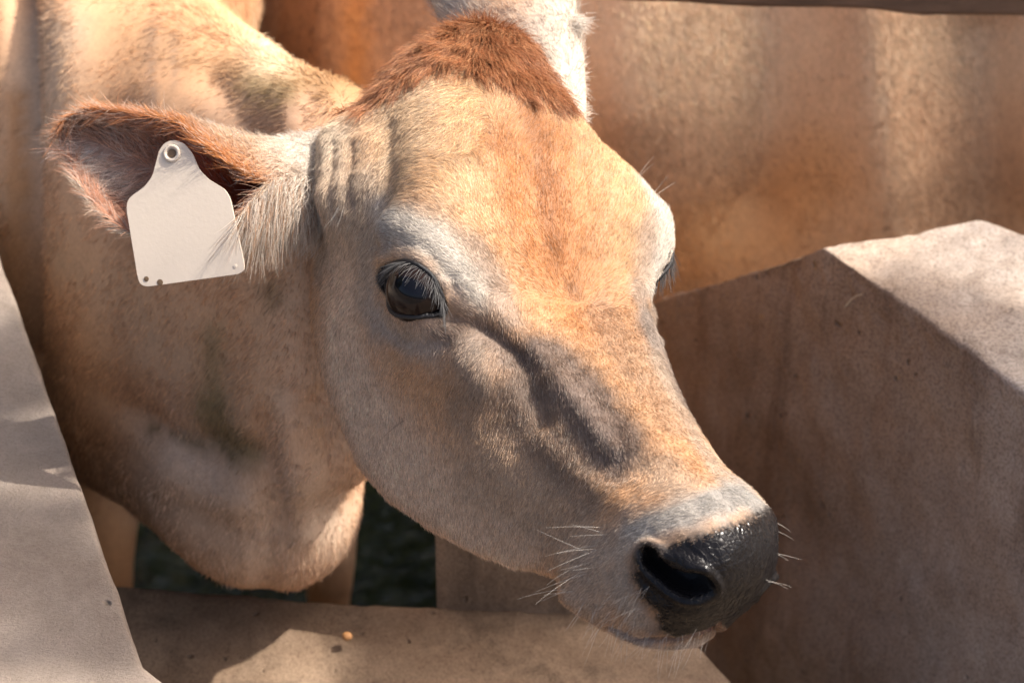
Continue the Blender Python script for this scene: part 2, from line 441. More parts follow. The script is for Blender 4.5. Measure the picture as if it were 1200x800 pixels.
# poll tuft: red-brown long hair
TUFT_PX = [(425,128),(440,70),(480,30),(540,0),(600,5),(640,50),(662,92),(680,112),(655,128),(622,114),(600,105),(560,84),(520,80),(480,92),(455,108)]
X, Y, D = PX
tuft_sd = np.where((HB[..., 0] < 12) & FRONT, poly_sd(X, Y, TUFT_PX), 99)
tuft_sd = np.where((HB[..., 0] < 1.0) & (HB[..., 2] > -6.5) & ~FRONT, -10, tuft_sd)
TUFT = smooth(10, -12, tuft_sd+(vnoise(HB.reshape(-1, 3), 1.3, 19).reshape(HW.shape[:2])-.5)*16)
COAT = COAT*(1-TUFT[..., None]) + np.array([.26, .10, .042])*TUFT[..., None]
ring_ = np.exp(-(np.maximum(muz_sd+sk_n*.8-1 if 'sk_n' in globals() else muz_sd, 0)/7.0)**2)*(HB[..., 0] > 33)
ring_ = ring_*(.45+.55*(vnoise(HB.reshape(-1, 3), 9, 27).reshape(ring_.shape) > .42))
COAT = COAT*(1-ring_[..., None]*.85)+np.array([.07, .058, .052])*(ring_*.85)[..., None]
BLACK = np.array([.005, .0045, .005])
sk_n = (vnoise(HB.reshape(-1, 3), 5, 17).reshape(HW.shape[:2])-.5)*9
SKIN = np.maximum(smooth(4, -4, muz_sd+sk_n), smooth(8, 2, nos_sd))
SKIN = np.maximum(SKIN, smooth(5.5, 1.5, eye_sd))
lip = mirrored(path_dist([(700,735),(745,754),(790,757),(835,742),(868,720)], 8))
SKIN = np.maximum(SKIN, np.exp(-(mouth/.32)**2)*.9)
SKINCOL = np.where((mouth < .55)[..., None] & (muz_sd > -6)[..., None], np.array([.06, .022, .016]), BLACK)
# ------------------------------------------------------------------ ears (grids in world space)
def ear_grid(base, tip_path, sec, nu=150, nv=140, thick=0.0035):
    """sec rows: u, centre (px,py,depth), up radius vector length a (m), out radius b (m), opening angle start, end (deg), roll deg"""
    u = np.array([s[0] for s in sec], float)
    C = np.array([P(*s[1]) for s in sec])
    par = np.array([s[2:] for s in sec], float)
    uu = np.linspace(0, 1, nu)
    Cc = natural_cubic(u, C, uu); pr = natural_cubic(u, par, uu)
    T = np.gradient(Cc, axis=0); T /= np.linalg.norm(T, axis=1, keepdims=True)
    toview = CAM-Cc; toview /= np.linalg.norm(toview, axis=1, keepdims=True)
    upv = np.cross(T, toview); upv /= np.linalg.norm(upv, axis=1, keepdims=True)
    if (upv[nu//2] @ UV) < 0: upv = -upv
    outv = np.cross(T, upv); outv /= np.linalg.norm(outv, axis=1, keepdims=True)
    sgn = np.sign((outv*toview).sum(1)); outv *= sgn[:, None]
    # angle measured from 'out' (to the viewer) towards 'up'; wall runs from a0 (upper rim) round the back to a1 (lower rim)
    G = np.empty((nu, nv, 3)); half = nv//2
    taper = np.clip((1-uu)/.04, 0.02, 1)**.5
    for k in range(nv):
        if k < half: f = k/(half-1); off = 0.0
        else: f = 1-(k-half)/(nv-half-1); off = 1.0
        a0 = pr[:, 2]; a1 = pr[:, 3]
        ang = np.radians(a0+(a1-a0)*f)
        edge = np.clip(np.minimum(f, 1-f)/.05, 0, 1)**.5
        th = thick*(0.5+0.5*edge)*taper
        ra = np.maximum(pr[:, 0]-off*th, .0003); rb = np.maximum(pr[:, 1]-off*th, .0003)
        G[:, k] = Cc + upv*(ra*np.sin(ang))[:, None] + outv*(rb*np.cos(ang))[:, None]
    return G
ED = 1.985
EAR_SEC = [  # u, centre, a, b, start angle, end angle
 (0.00, (385,215, ED+.070), .0400, .0280, -8, 368),
 (0.12, (334,213, ED+.036), .0310, .0240, -8, 368),
 (0.26, (290,218, ED+.014), .0370, .0230, 2, 358),
 (0.40, (246,220, ED+.004), .0440, .0250, 34, 304),
 (0.55, (200,212, ED+.006), .0470, .0265, 58, 288),
 (0.70, (158,195, ED+.010), .0420, .0240, 66, 284),
 (0.83, (120,175, ED+.020), .0320, .0190, 68, 288),
 (0.93, (88,165, ED+.030), .0215, .0120, 66, 286),
 (1.00, (66,168, ED+.036), .0060, .0050, 66, 286)]
EAR1 = ear_grid(None, None, EAR_SEC)
fd = 2.09
EAR2_SEC = [
 (0.00, (655,150, fd-.03), .020, .020, 184, 536),
 (0.20, (640,95, fd), .030, .022, 184, 536),
 (0.45, (604,20, fd+.02), .0480, .030, 215, 505),
 (0.62, (580,-30, fd+.03), .0520, .030, 235, 480),
 (0.82, (555,-85, fd+.04), .036, .022, 245, 465),
 (1.00, (535,-135, fd+.05), .003, .003, 245, 465)]
EAR2 = ear_grid(None, None, EAR2_SEC, 90, 100)
def ear_colour(G, white):
    nu, nv = G.shape[:2]; u = np.linspace(0, 1, nu)[:, None]*np.ones((1, nv)); k = np.arange(nv)[None, :]*np.ones((nu, 1)); half = nv//2
    outer = k < half
    f = np.where(outer, k/(half-1), 1-(k-half)/(nv-half-1))
    c = np.zeros(G.shape)+np.array([.50, .36, .24])
    w = smooth(.30, .05, u); c = c*(1-w[..., None])+np.array([.64, .58, .50])*w[..., None]
    rim = np.exp(-(f/.10)**2)*smooth(.1, .35, u)
    c = c*(1-rim[..., None])+np.array([.50, .20, .06])*rim[..., None]  # orange of sun shining through the ear edge, painted as colour
    rim2 = np.exp(-((1-f)/.08)**2)*smooth(.2, .45, u)
    c = c*(1-rim2[..., None])+np.array([.58, .46, .34])*rim2[..., None]
    inn = (~outer)*1.0
    ic = np.zeros(G.shape)+np.array([.52, .27, .17])
    g = np.exp(-((f-.25)/.25)**2)*smooth(.6, .95, u); ic = ic*(1-g[..., None])+np.array([.30, .19, .13])*g[..., None]
    cav = smooth(.72, .42, u)*np.exp(-((f-.5)/.33)**2); ic = ic*(1-cav[..., None])+np.array([.50, .11, .04])*cav[..., None]  # red of light through the ear painted into the cavity
    wb = np.exp(-((f-.62)/.09)**2)*smooth(.55, .8, u); ic = ic*(1-wb[..., None])+np.array([.62, .52, .44])*wb[..., None]
    c = np.where(inn[..., None] > 0, ic*(1-rim[..., None])+np.array([.45, .17, .06])*rim[..., None], c)  # inner edge gets the same painted sun-through orange
    if white:
        c = np.zeros(G.shape)+np.array([.44, .375, .305]); b_ = np.exp(-((f-.5)/.10)**2)*smooth(.3, .5, u)*.8; c = c*(1-b_[..., None])+np.array([.50, .30, .17])*b_[..., None]
    return c
EC1 = ear_colour(EAR1, False); EC2 = ear_colour(EAR2, True)

# ------------------------------------------------------------------ neck, trunk and legs
def slab_loft(rows, nv=64, nu=120, power=2.3):
    """rows: top point, bottom point, half thickness (world); flat oval sections swept between them"""
    top = np.array([r[0] for r in rows]); bot = np.array([r[1] for r in rows]); w = np.array([[r[2]] for r in rows])
    x = np.arange(len(rows)); xs = np.linspace(0, len(rows)-1, nu)
    t = natural_cubic(x, top, xs); b = natural_cubic(x, bot, xs); ww = natural_cubic(x, w, xs)[:, 0]
    c = (t+b)/2; T = np.gradient(c, axis=0); T /= np.linalg.norm(T, axis=1, keepdims=True)
    v = (t-b)/2; h = np.linalg.norm(v, axis=1); vn = v/h[:, None]
    s = np.cross(T, vn); s /= np.linalg.norm(s, axis=1, keepdims=True)
    th = np.arange(nv)*2*np.pi/nv
    e = 2/power
    cs = np.sign(np.cos(th))*np.abs(np.cos(th))**e; sn = np.sign(np.sin(th))*np.abs(np.sin(th))**e
    G = c[:, None]+v[:, None]*cs[None, :, None]+s[:, None]*ww[:, None, None]*sn[None, :, None]
    return G
def with_caps(G):
    nu, nv = G.shape[:2]
    V = np.concatenate([G.reshape(-1, 3), [G[0].mean(0)], [G[-1].mean(0)]])
    F = grid_faces(nu, nv)
    j = np.arange(nv); a = nu*nv
    c0 = np.stack([np.full(nv, a), (j+1) % nv, j, j], 1)
    c1 = np.stack([np.full(nv, a+1), (nu-1)*nv+j, (nu-1)*nv+(j+1) % nv, (nu-1)*nv+(j+1) % nv], 1)
    tri = [tuple(r[:3]) for r in np.concatenate([c0, c1])]
    return V, [tuple(f) for f in F]+tri
def w3(x, y, z): return np.array([x, y, z], float)
def leg_rows(x, y, ztop, fx, fy, r=.05, front=True):
    k = .02 if front else -.05
    return [(w3(x, y-r*2.2, ztop), w3(x, y+r*2.2, ztop), r*1.7), (w3(x, y-r*1.5+k, ztop*.72), w3(x, y+r*1.5+k, ztop*.72), r*1.2),
            (w3(fx, fy-r*.9, .34), w3(fx, fy+r*.9, .34), r*.82), (w3(fx, fy-r*.62, .24), w3(fx, fy+r*.62, .24), r*.58),
            (w3(fx, fy-r*.7, .12), w3(fx, fy+r*.7, .12), r*.66), (w3(fx, fy-r*1.1-.02, .05), w3(fx, fy+r*.9, .05), r*.95),
            (w3(fx, fy-r*1.3-.03, .0), w3(fx, fy+r*1.0, .0), r*1.1)]
def fuse(lofts, voxel, name, smooth_n=6):
    """join lofts into one continuous skin"""
    bm = bmesh.new()
    for G in lofts:
        V, F = with_caps(G)
        vs = [bm.verts.new(v) for v in V]
        for f in F:
            try: bm.faces.new([vs[i] for i in dict.fromkeys(f)])
            except ValueError: pass
    bmesh.ops.recalc_face_normals(bm, faces=bm.faces)
    me = bpy.data.meshes.new(name); bm.to_mesh(me); bm.free()
    o = bpy.data.objects.new(name, me); COL.objects.link(o)
    m = o.modifiers.new('r', 'REMESH'); m.mode = 'VOXEL'; m.voxel_size = voxel; m.adaptivity = 0
    s = o.modifiers.new('s', 'SMOOTH'); s.factor = .6; s.iterations = smooth_n
    dg = bpy.context.evaluated_depsgraph_get(); ev = o.evaluated_get(dg); em = ev.to_mesh()
    n = len(em.vertices); V = np.empty(n*3, np.float32); em.vertices.foreach_get('co', V); V = V.reshape(-1, 3).astype(float)
    N = np.empty(n*3, np.float32); em.vertices.foreach_get('normal', N); N = N.reshape(-1, 3).astype(float)
    em.calc_loop_triangles(); T = np.empty(len(em.loop_triangles)*3, np.int32); em.loop_triangles.foreach_get('vertices', T)
    ev.to_mesh_clear(); bpy.data.objects.remove(o); bpy.data.meshes.remove(me)
    return V, N, T.reshape(-1, 3)
NECK = slab_loft([
 (P(462,165,2.09), P(462,440,2.10), .045),
 (P(430,112,2.12), P(430,545,2.13), .062),
 (P(385,88,2.14), P(398,575,2.15), .078),
 (P(310,60,2.20), P(352,615,2.20), .084),
 (P(225,2,2.30), P(312,688,2.28), .100),
 (P(110,-90,2.44), P(235,625,2.38), .125),
 (P(-40,-250,2.62), P(130,565,2.50), .150)], power=2.2)
def trunk_row(y, xc, zt, zb, w): return (w3(xc, y, zt), w3(xc, y, zb), w)
TRUNK = slab_loft([trunk_row(2.17, -.42, 1.02, .70, .08), trunk_row(2.25, -.42, 1.12, .62, .17), trunk_row(2.42, -.47, 1.19, .585, .235),
 trunk_row(2.7, -.60, 1.2, .55, .25), trunk_row(3.05, -.82, 1.19, .50, .28), trunk_row(3.4, -.97, 1.2, .56, .26), trunk_row(3.6, -1.06, 1.18, .72, .20), trunk_row(3.7, -1.1, 1.05, .85, .10)])
LEGA = slab_loft(leg_rows(-.405, 2.22, .72, -.41, 2.20, .05))
LEGB = slab_loft(leg_rows(-.205, 2.22, .74, -.185, 2.2, .04))
LEGC = slab_loft(leg_rows(-1.16, 3.42, .75, -1.18, 3.45, .055, False))
LEGD = slab_loft(leg_rows(-.84, 3.48, .75, -.84, 3.5, .055, False))
BRISK = slab_loft([(P(385,480,2.19), P(385,560,2.19), .03), (P(350,470,2.21), P(352,650,2.21), .045), (P(318,460,2.26), P(322,694,2.26), .078), (P(262,480,2.32), P(268,650,2.32), .08), (P(210,500,2.38), P(214,596,2.38), .05)])
BV, BN, BT = fuse([NECK, TRUNK, LEGA, LEGB, LEGC, LEGD, BRISK], .010, 'cow_body')
print('body verts', len(BV))
def sculpt_body(V, N, strokes):
    for path, r, h in strokes:
        x, y, d = proj(V); fr = smooth(-.3, .1, ((CAM-V)*N).sum(1)/np.linalg.norm(CAM-V, axis=1)); best = np.full(len(V), 1e9)
        for (x0, y0), (x1, y1) in zip(path[:-1], path[1:]):
            L = (x1-x0)**2+(y1-y0)**2+1e-9; t = np.clip(((x-x0)*(x1-x0)+(y-y0)*(y1-y0))/L, 0, 1)
            best = np.minimum(best, np.hypot(x-x0-t*(x1-x0), y-y0-t*(y1-y0)))
        V = V+N*(h*np.exp(-(best/r)**2)*fr)[:, None]
    return V
BV = sculpt_body(BV, BN, [
 ([(30,-20),(34,200),(30,420)], 16, -.030), ([(80,-20),(95,300),(110,480)], 40, .012),
 ([(334,480),(350,560),(354,625)], 13, .008), ([(305,500),(322,600),(312,680)], 16, -.007),
 ([(150,475),(220,520),(300,530)], 16, -.008), ([(200,560),(290,590)], 24, .008),
 ([(372,470),(392,560)], 10, -.006), ([(408,470),(418,545)], 9, .004),
 ([(300,330),(260,440),(240,560)], 26, -.008), ([(180,120),(200,300),(170,420)], 40, .008),
 ([(250,90),(330,200)], 20, -.006), ([(330,110),(350,180)], 12, .005), ([(366,110),(352,170)], 9, -.006)])
def paint_body(V, N, base, strokes):
    """strokes: pixel path, radius in px, colour, strength - on the side that faces the camera"""
    x, y, d = proj(V); c = np.zeros(V.shape)+np.array(base)
    fr = smooth(-.35, .1, ((CAM-V)*N).sum(1)/np.linalg.norm(CAM-V, axis=1))
    nz = (vnoise(V, 26, 4)-.5)*.9+(vnoise(V, 110, 6)-.5)*.8
    for path, r, col, st in strokes:
        best = np.full(len(V), 1e9)
        for (x0, y0), (x1, y1) in zip(path[:-1], path[1:]):
            L = (x1-x0)**2+(y1-y0)**2+1e-9; t = np.clip(((x-x0)*(x1-x0)+(y-y0)*(y1-y0))/L, 0, 1)
            best = np.minimum(best, np.hypot(x-x0-t*(x1-x0), y-y0-t*(y1-y0)))
        w = st*np.clip(1.2*np.exp(-(np.maximum(best/r+nz*.35, 0))**2), 0, 1)*fr
        c = c*(1-w[:, None])+np.array(col)*w[:, None]
    return c
BC = paint_body(BV, BN, (.56, .325, .175), [
 ([(60,330),(100,520)], 70, (.54,.29,.13), .8),
 ([(380,300),(390,480)], 60, (.58,.40,.26), .8),
 ([(200,560),(300,620),(360,600)], 70, (.60,.46,.34), .9),
 ([(170,200),(330,120)], 60, (.40,.26,.17), .8),  # shading on the side of the neck painted into the coat
 ([(60,40),(40,150)], 45, (.52,.38,.26), .8),
 ([(230,60),(330,80),(420,110)], 22, (.30,.17,.07), .8),
 ([(150,30),(260,60)], 30, (.50,.30,.16), .8),
 ([(300,95),(335,105)], 16, (.24,.17,.07), .8),
 ([(180,20),(178,120)], 5, (.20,.15,.12), .55),
 ([(205,40),(203,110)], 4, (.22,.17,.13), .4),
 ([(320,60),(330,10)], 30, (.62,.47,.31), .9),
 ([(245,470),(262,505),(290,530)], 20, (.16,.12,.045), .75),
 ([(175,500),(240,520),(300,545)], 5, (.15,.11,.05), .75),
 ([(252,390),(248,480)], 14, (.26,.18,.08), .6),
 ([(318,330),(322,352)], 9, (.22,.15,.07), .6),
 ([(20,120),(22,420)], 16, (.36,.17,.06), .8)])  # shoulder crease painted darker, its shade put into the coat

BC = np.clip(saturate(BC, 1.0)*1.07, 0, .8)
# ------------------------------------------------------------------ materials
class NT:
    def __init__(s, name):
        s.m = bpy.data.materials.new(name); s.m.use_nodes = True; s.t = s.m.node_tree; s.t.nodes.clear()
        s.out = s.t.nodes.new('ShaderNodeOutputMaterial')
    def n(s, k, **kw):
        x = s.t.nodes.new('ShaderNode'+k)
        for a, v in kw.items():
            if a.startswith('_'): setattr(x, a[1:], v)
            elif a.startswith('i'): s.put(x.inputs[int(a[1:])], v)
        return x
    def put(s, sock, v):
        if hasattr(v, 'links') or isinstance(v, bpy.types.NodeSocket): s.t.links.new(v, sock)
        elif isinstance(v, (tuple, list)) and len(v) == 3 and sock.type == 'RGBA': sock.default_value = (*v, 1)
        else: sock.default_value = v
    def bsdf(s, color, rough=.6, spec=.4, normal=None, **kw):
        b = s.t.nodes.new('ShaderNodeBsdfPrincipled')
        s.put(b.inputs['Base Color'], color); s.put(b.inputs['Roughness'], rough); s.put(b.inputs['Specular IOR Level'], spec)
        if normal is not None: s.put(b.inputs['Normal'], normal)
        for k, v in kw.items(): s.put(b.inputs[k.replace('_', ' ')], v)
        return b
    def done(s, sh): s.t.links.new(sh, s.out.inputs[0]); return s.m
    def pos(s, kind='Object'): return s.n('TexCoord').outputs[kind]
    def noise(s, scale, detail=4, rough=.6, vec=None, dist=0):
        x = s.n('TexNoise'); x.inputs['Scale'].default_value = scale; x.inputs['Detail'].default_value = detail
        x.inputs['Roughness'].default_value = rough; x.inputs['Distortion'].default_value = dist
        if vec is not None: s.put(x.inputs['Vector'], vec)
        return x.outputs[0]
    def ramp(s, fac, stops):
        r = s.n('ValToRGB'); e = r.color_ramp.elements
        while len(e) < len(stops): e.new(.5)
        for x, (p, c) in zip(e, stops): x.position = p; x.color = (*c, 1) if isinstance(c, tuple) else (c, c, c, 1)
        s.put(r.inputs[0], fac); return r.outputs[0]
    def mix(s, f, a, b, mode='MIX'):
        x = s.n('Mix', _data_type='RGBA', _blend_type=mode); s.put(x.inputs[0], f); s.put(x.inputs[6], a); s.put(x.inputs[7], b); return x.outputs[2]
    def math(s, op, a, b=0.0):
        x = s.n('Math', _operation=op); s.put(x.inputs[0], a); s.put(x.inputs[1], b); return x.outputs[0]
    def bump(s, h, strength=.5, dist=.01):
        x = s.n('Bump'); x.inputs['Strength'].default_value = strength; x.inputs['Distance'].default_value = dist; s.put(x.inputs['Height'], h); return x.outputs[0]

def set_attr(me, name, C, dom='POINT', kind='FLOAT_COLOR'):
    a = me.attributes.new(name, kind, dom)
    if kind == 'FLOAT_COLOR':
        C = C.reshape(-1, 3); a.data.foreach_set('color', np.concatenate([C, np.ones((len(C), 1))], 1).astype(np.float32).ravel())
    else: a.data.foreach_set('value', C.astype(np.float32).ravel())

k = NT('cow_hide')
col = k.n('Attribute', _attribute_name='coat').outputs[0]
skin = k.n('Attribute', _attribute_name='skin').outputs[2]
o_ = k.pos()
mp = k.n('Mapping', i0=o_); mp.inputs['Scale'].default_value = (1, 1, .25)
hn = k.noise(700, 3, .7, mp.outputs[0]); h2 = k.noise(90, 4, .6, o_)
c2 = k.mix(k.ramp(hn, [(.3, .0), (.7, 1.0)]), k.mix(1.0, col, (.62, .58, .55), 'MULTIPLY'), col)
c2 = k.mix(k.ramp(h2, [(.35, 0.0), (.7, .35)]), c2, k.mix(1.0, col, (1.2, 1.12, 1.05), 'MULTIPLY'))
c2 = k.mix(skin, c2, col)
cell = k.n('TexVoronoi', _feature='F1'); cell.inputs['Scale'].default_value = 520; k.put(cell.inputs['Vector'], o_)
pim = k.n('TexVoronoi', _feature='DISTANCE_TO_EDGE'); pim.inputs['Scale'].default_value = 260; k.put(pim.inputs['Vector'], o_)
hgt = k.mix(skin, hn, k.ramp(pim.outputs[0], [(0.0, 0.0), (.12, 1.0)]))
bmp = k.bump(hgt, .38, .0007)
rough = k.math('ADD', k.math('MULTIPLY', k.math('SUBTRACT', 1.0, skin), .50), k.math('MULTIPLY', k.noise(45, 4, .7), .48))
b = k.bsdf(c2, rough, k.math('SUBTRACT', .42, k.math('MULTIPLY', skin, .25)), bmp)
HIDE = k.done(b.outputs[0])

k = NT('hair_strand')
col = k.n('Attribute', _attribute_name='hair_col').outputs[0]
b = k.bsdf(col, .42, .35)
tr = k.n('BsdfTranslucent', i0=col)
mx = k.n('MixShader', i0=.22, i1=b.outputs[0], i2=tr.outputs[0])
HAIRM = k.done(mx.outputs[0])

k = NT('eye_ball')
g = k.pos()
sx = k.n('SeparateXYZ', i0=g)
zc = k.math('DIVIDE', sx.outputs[2], EYE_R)
px_ = k.math('POWER', k.math('DIVIDE', sx.outputs[0], EYE_R*.55), 2.0); py_ = k.math('POWER', k.math('DIVIDE', sx.outputs[1], EYE_R*.36), 2.0)
pup = k.ramp(k.math('ADD', px_, py_), [(.75, 1.0), (1.0, 0.0)])
ir = k.ramp(zc, [(.36, (.035, .022, .018)), (.44, (.008, .005, .004)), (.50, (.010, .006, .005)), (.80, (.018, .010, .008))])
irn = k.mix(k.noise(300, 3), ir, k.mix(1.0, ir, (.45, .45, .45), 'MULTIPLY'))
b = k.bsdf(k.mix(pup, irn, (.004, .004, .006)), .03, .22); b.inputs['Coat Weight'].default_value = 1.0; b.inputs['Coat Roughness'].default_value = .01
b.inputs['Coat Weight'].default_value = 0.0
EYEM = k.done(b.outputs[0])
k = NT('eyelid_skin')
b = k.bsdf((.008, .007, .007), .35, .4, k.bump(k.noise(900, 3), .5, .0006)); LIDM = k.done(b.outputs[0])
k = NT('tag_plastic')
o_ = k.pos()
d_ = k.ramp(k.noise(60, 5, .7, o_), [(.62, 0.0), (.8, .35)])
c_ = k.mix(d_, k.mix(k.noise(22, 2, .5, o_), (.47, .40, .32), (.51, .435, .35)), (.38, .33, .27))
b = k.bsdf(c_, .5, .4, k.bump(k.noise(300, 3, .6, o_), .12, .001)); b.inputs['Subsurface Weight'].default_value = .15; b.inputs['Subsurface Radius'].default_value = (.004, .004, .003)
TAGM = k.done(b.outputs[0])
k = NT('tag_dark'); b = k.bsdf((.10, .06, .03), .6); TAGD = k.done(b.outputs[0])

# ------------------------------------------------------------------ the cow
COWPOS = Vector((-.45, 2.4, 0))
cow = empty('cow', COWPOS)
tag(cow, 'fawn dairy cow with white ear tag leaning its head over the concrete wall', 'cow')
parts_V = [HW.reshape(-1, 3), EAR1.reshape(-1, 3), EAR2.reshape(-1, 3), BV]
faces4 = [grid_faces(NU, NV), grid_faces(*EAR1.shape[:2]), grid_faces(*EAR2.shape[:2])]
off = [0, NU*NV, NU*NV+EAR1.shape[0]*EAR1.shape[1]]; o3 = off[2]+EAR2.shape[0]*EAR2.shape[1]
F4 = np.concatenate([f+o for f, o in zip(faces4, off)])
me = bpy.data.meshes.new('body')
Vall = np.concatenate(parts_V)
me.vertices.add(len(Vall)); me.vertices.foreach_set('co', (Vall-np.array(COWPOS)).astype(np.float32).ravel())
BTo = BT+o3; nl = F4.size+BTo.size
me.loops.add(nl); me.loops.foreach_set('vertex_index', np.concatenate([F4.ravel(), BTo.ravel()]).astype(np.int32))
me.polygons.add(len(F4)+len(BTo))
ls = np.concatenate([np.arange(len(F4))*4, F4.size+np.arange(len(BTo))*3]).astype(np.int32)
me.polygons.foreach_set('loop_start', ls)
me.polygons.foreach_set('loop_total', np.concatenate([np.full(len(F4), 4), np.full(len(BTo), 3)]).astype(np.int32))
me.polygons.foreach_set('use_smooth', np.ones(len(ls), bool)); me.update(); me.validate()
under = .58  # hide below the hair darkened to stand for shade between strands
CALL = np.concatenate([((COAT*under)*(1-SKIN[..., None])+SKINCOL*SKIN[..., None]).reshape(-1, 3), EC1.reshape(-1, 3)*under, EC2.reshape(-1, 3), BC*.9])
set_attr(me, 'coat', CALL)
SKW = SKIN*(1-smooth(-1, -6, nos_sd))
set_attr(me, 'skin', np.concatenate([SKW.ravel(), np.zeros(len(CALL)-SKIN.size)]), 'POINT', 'FLOAT')
me.materials.append(HIDE)
body = link('body', me, cow)

# eyes
def tube(path, rad, closed=True, m=10, squash=1.0):
    p = np.array(path); n = len(p)
    T = (np.roll(p, -1, 0)-np.roll(p, 1, 0)) if closed else np.gradient(p, axis=0)
    T /= np.linalg.norm(T, axis=1, keepdims=True)
    c = p.mean(0); up = p-c; up -= T*(up*T).sum(1, keepdims=True); up /= np.linalg.norm(up, axis=1, keepdims=True)
    sd_ = np.cross(T, up); a = np.arange(m)*2*np.pi/m
    rad = np.broadcast_to(rad, (n,))
    G = p[:, None]+(up[:, None]*np.cos(a)[None, :, None]*squash+sd_[:, None]*np.sin(a)[None, :, None])*rad[:, None, None]
    F = grid_faces(n, m)
    if closed:
        j = np.arange(m); j2 = (j+1) % m
        F = np.concatenate([F, np.stack([(n-1)*m+j, (n-1)*m+j2, j2, j], 1)])
    return G.reshape(-1, 3), F
def make_eye(center, nrm, ring, ring_n, label):
    bm = bmesh.new(); bmesh.ops.create_uvsphere(bm, u_segments=64, v_segments=40, radius=EYE_R)
    for v in bm.verts:      # the cornea bulges a little
        z = v.co.z/EYE_R
        if z > .7: v.co.z += (z-.7)**2*EYE_R*.9
    for f in bm.faces: f.smooth = True
    me = bpy.data.meshes.new('eye'); bm.to_mesh(me); bm.free(); me.materials.append(EYEM)
    o = link('eye', me, cow); o.location = Vector(center)-COWPOS
    z = Vector(nrm).normalized(); x = Vector(ring[len(ring)//2]-ring[0]); x = (x-z*x.dot(z)).normalized(); y = z.cross(x)
    o.rotation_euler = Matrix((x, y, z)).transposed().to_euler()
    rp = ring + (center-ring)/np.linalg.norm(center-ring, axis=1, keepdims=True)*0.0002
    # lids hug the ball
    dirs = rp-center; dist = np.linalg.norm(dirs, axis=1, keepdims=True)
    lidp = center+dirs/dist*np.maximum(dist*.3+EYE_R*.72, EYE_R*1.01)
    V1, F1 = tube(lidp, .0015, True, 10, 1.3)
    V2, F2 = tube(rp*.35+lidp*.65+dirs/dist*.0003, .0014, True, 10)
    me = mesh_from('eyelid', np.concatenate([V1, V2])-np.array(COWPOS), np.concatenate([F1, F2+len(V1)]), LIDM)
    return o, link('eyelid', me, cow), lidp
ring_n = eye_nrm
far_ring = []
for p_ in lid_ring:
    q_, _ = mirror_world(p_); far_ring.append(q_)
far_ring = np.array(far_ring)
eye_near, lid_near, LIDP = make_eye(EYE_C, eye_nrm*.8+(CAM-EYE_C)/np.linalg.norm(CAM-EYE_C)*.35, lid_ring, ring_n, 'near')
eye_far, lid_far, LIDF = make_eye(EYE_F, fn, far_ring, fn, 'far')

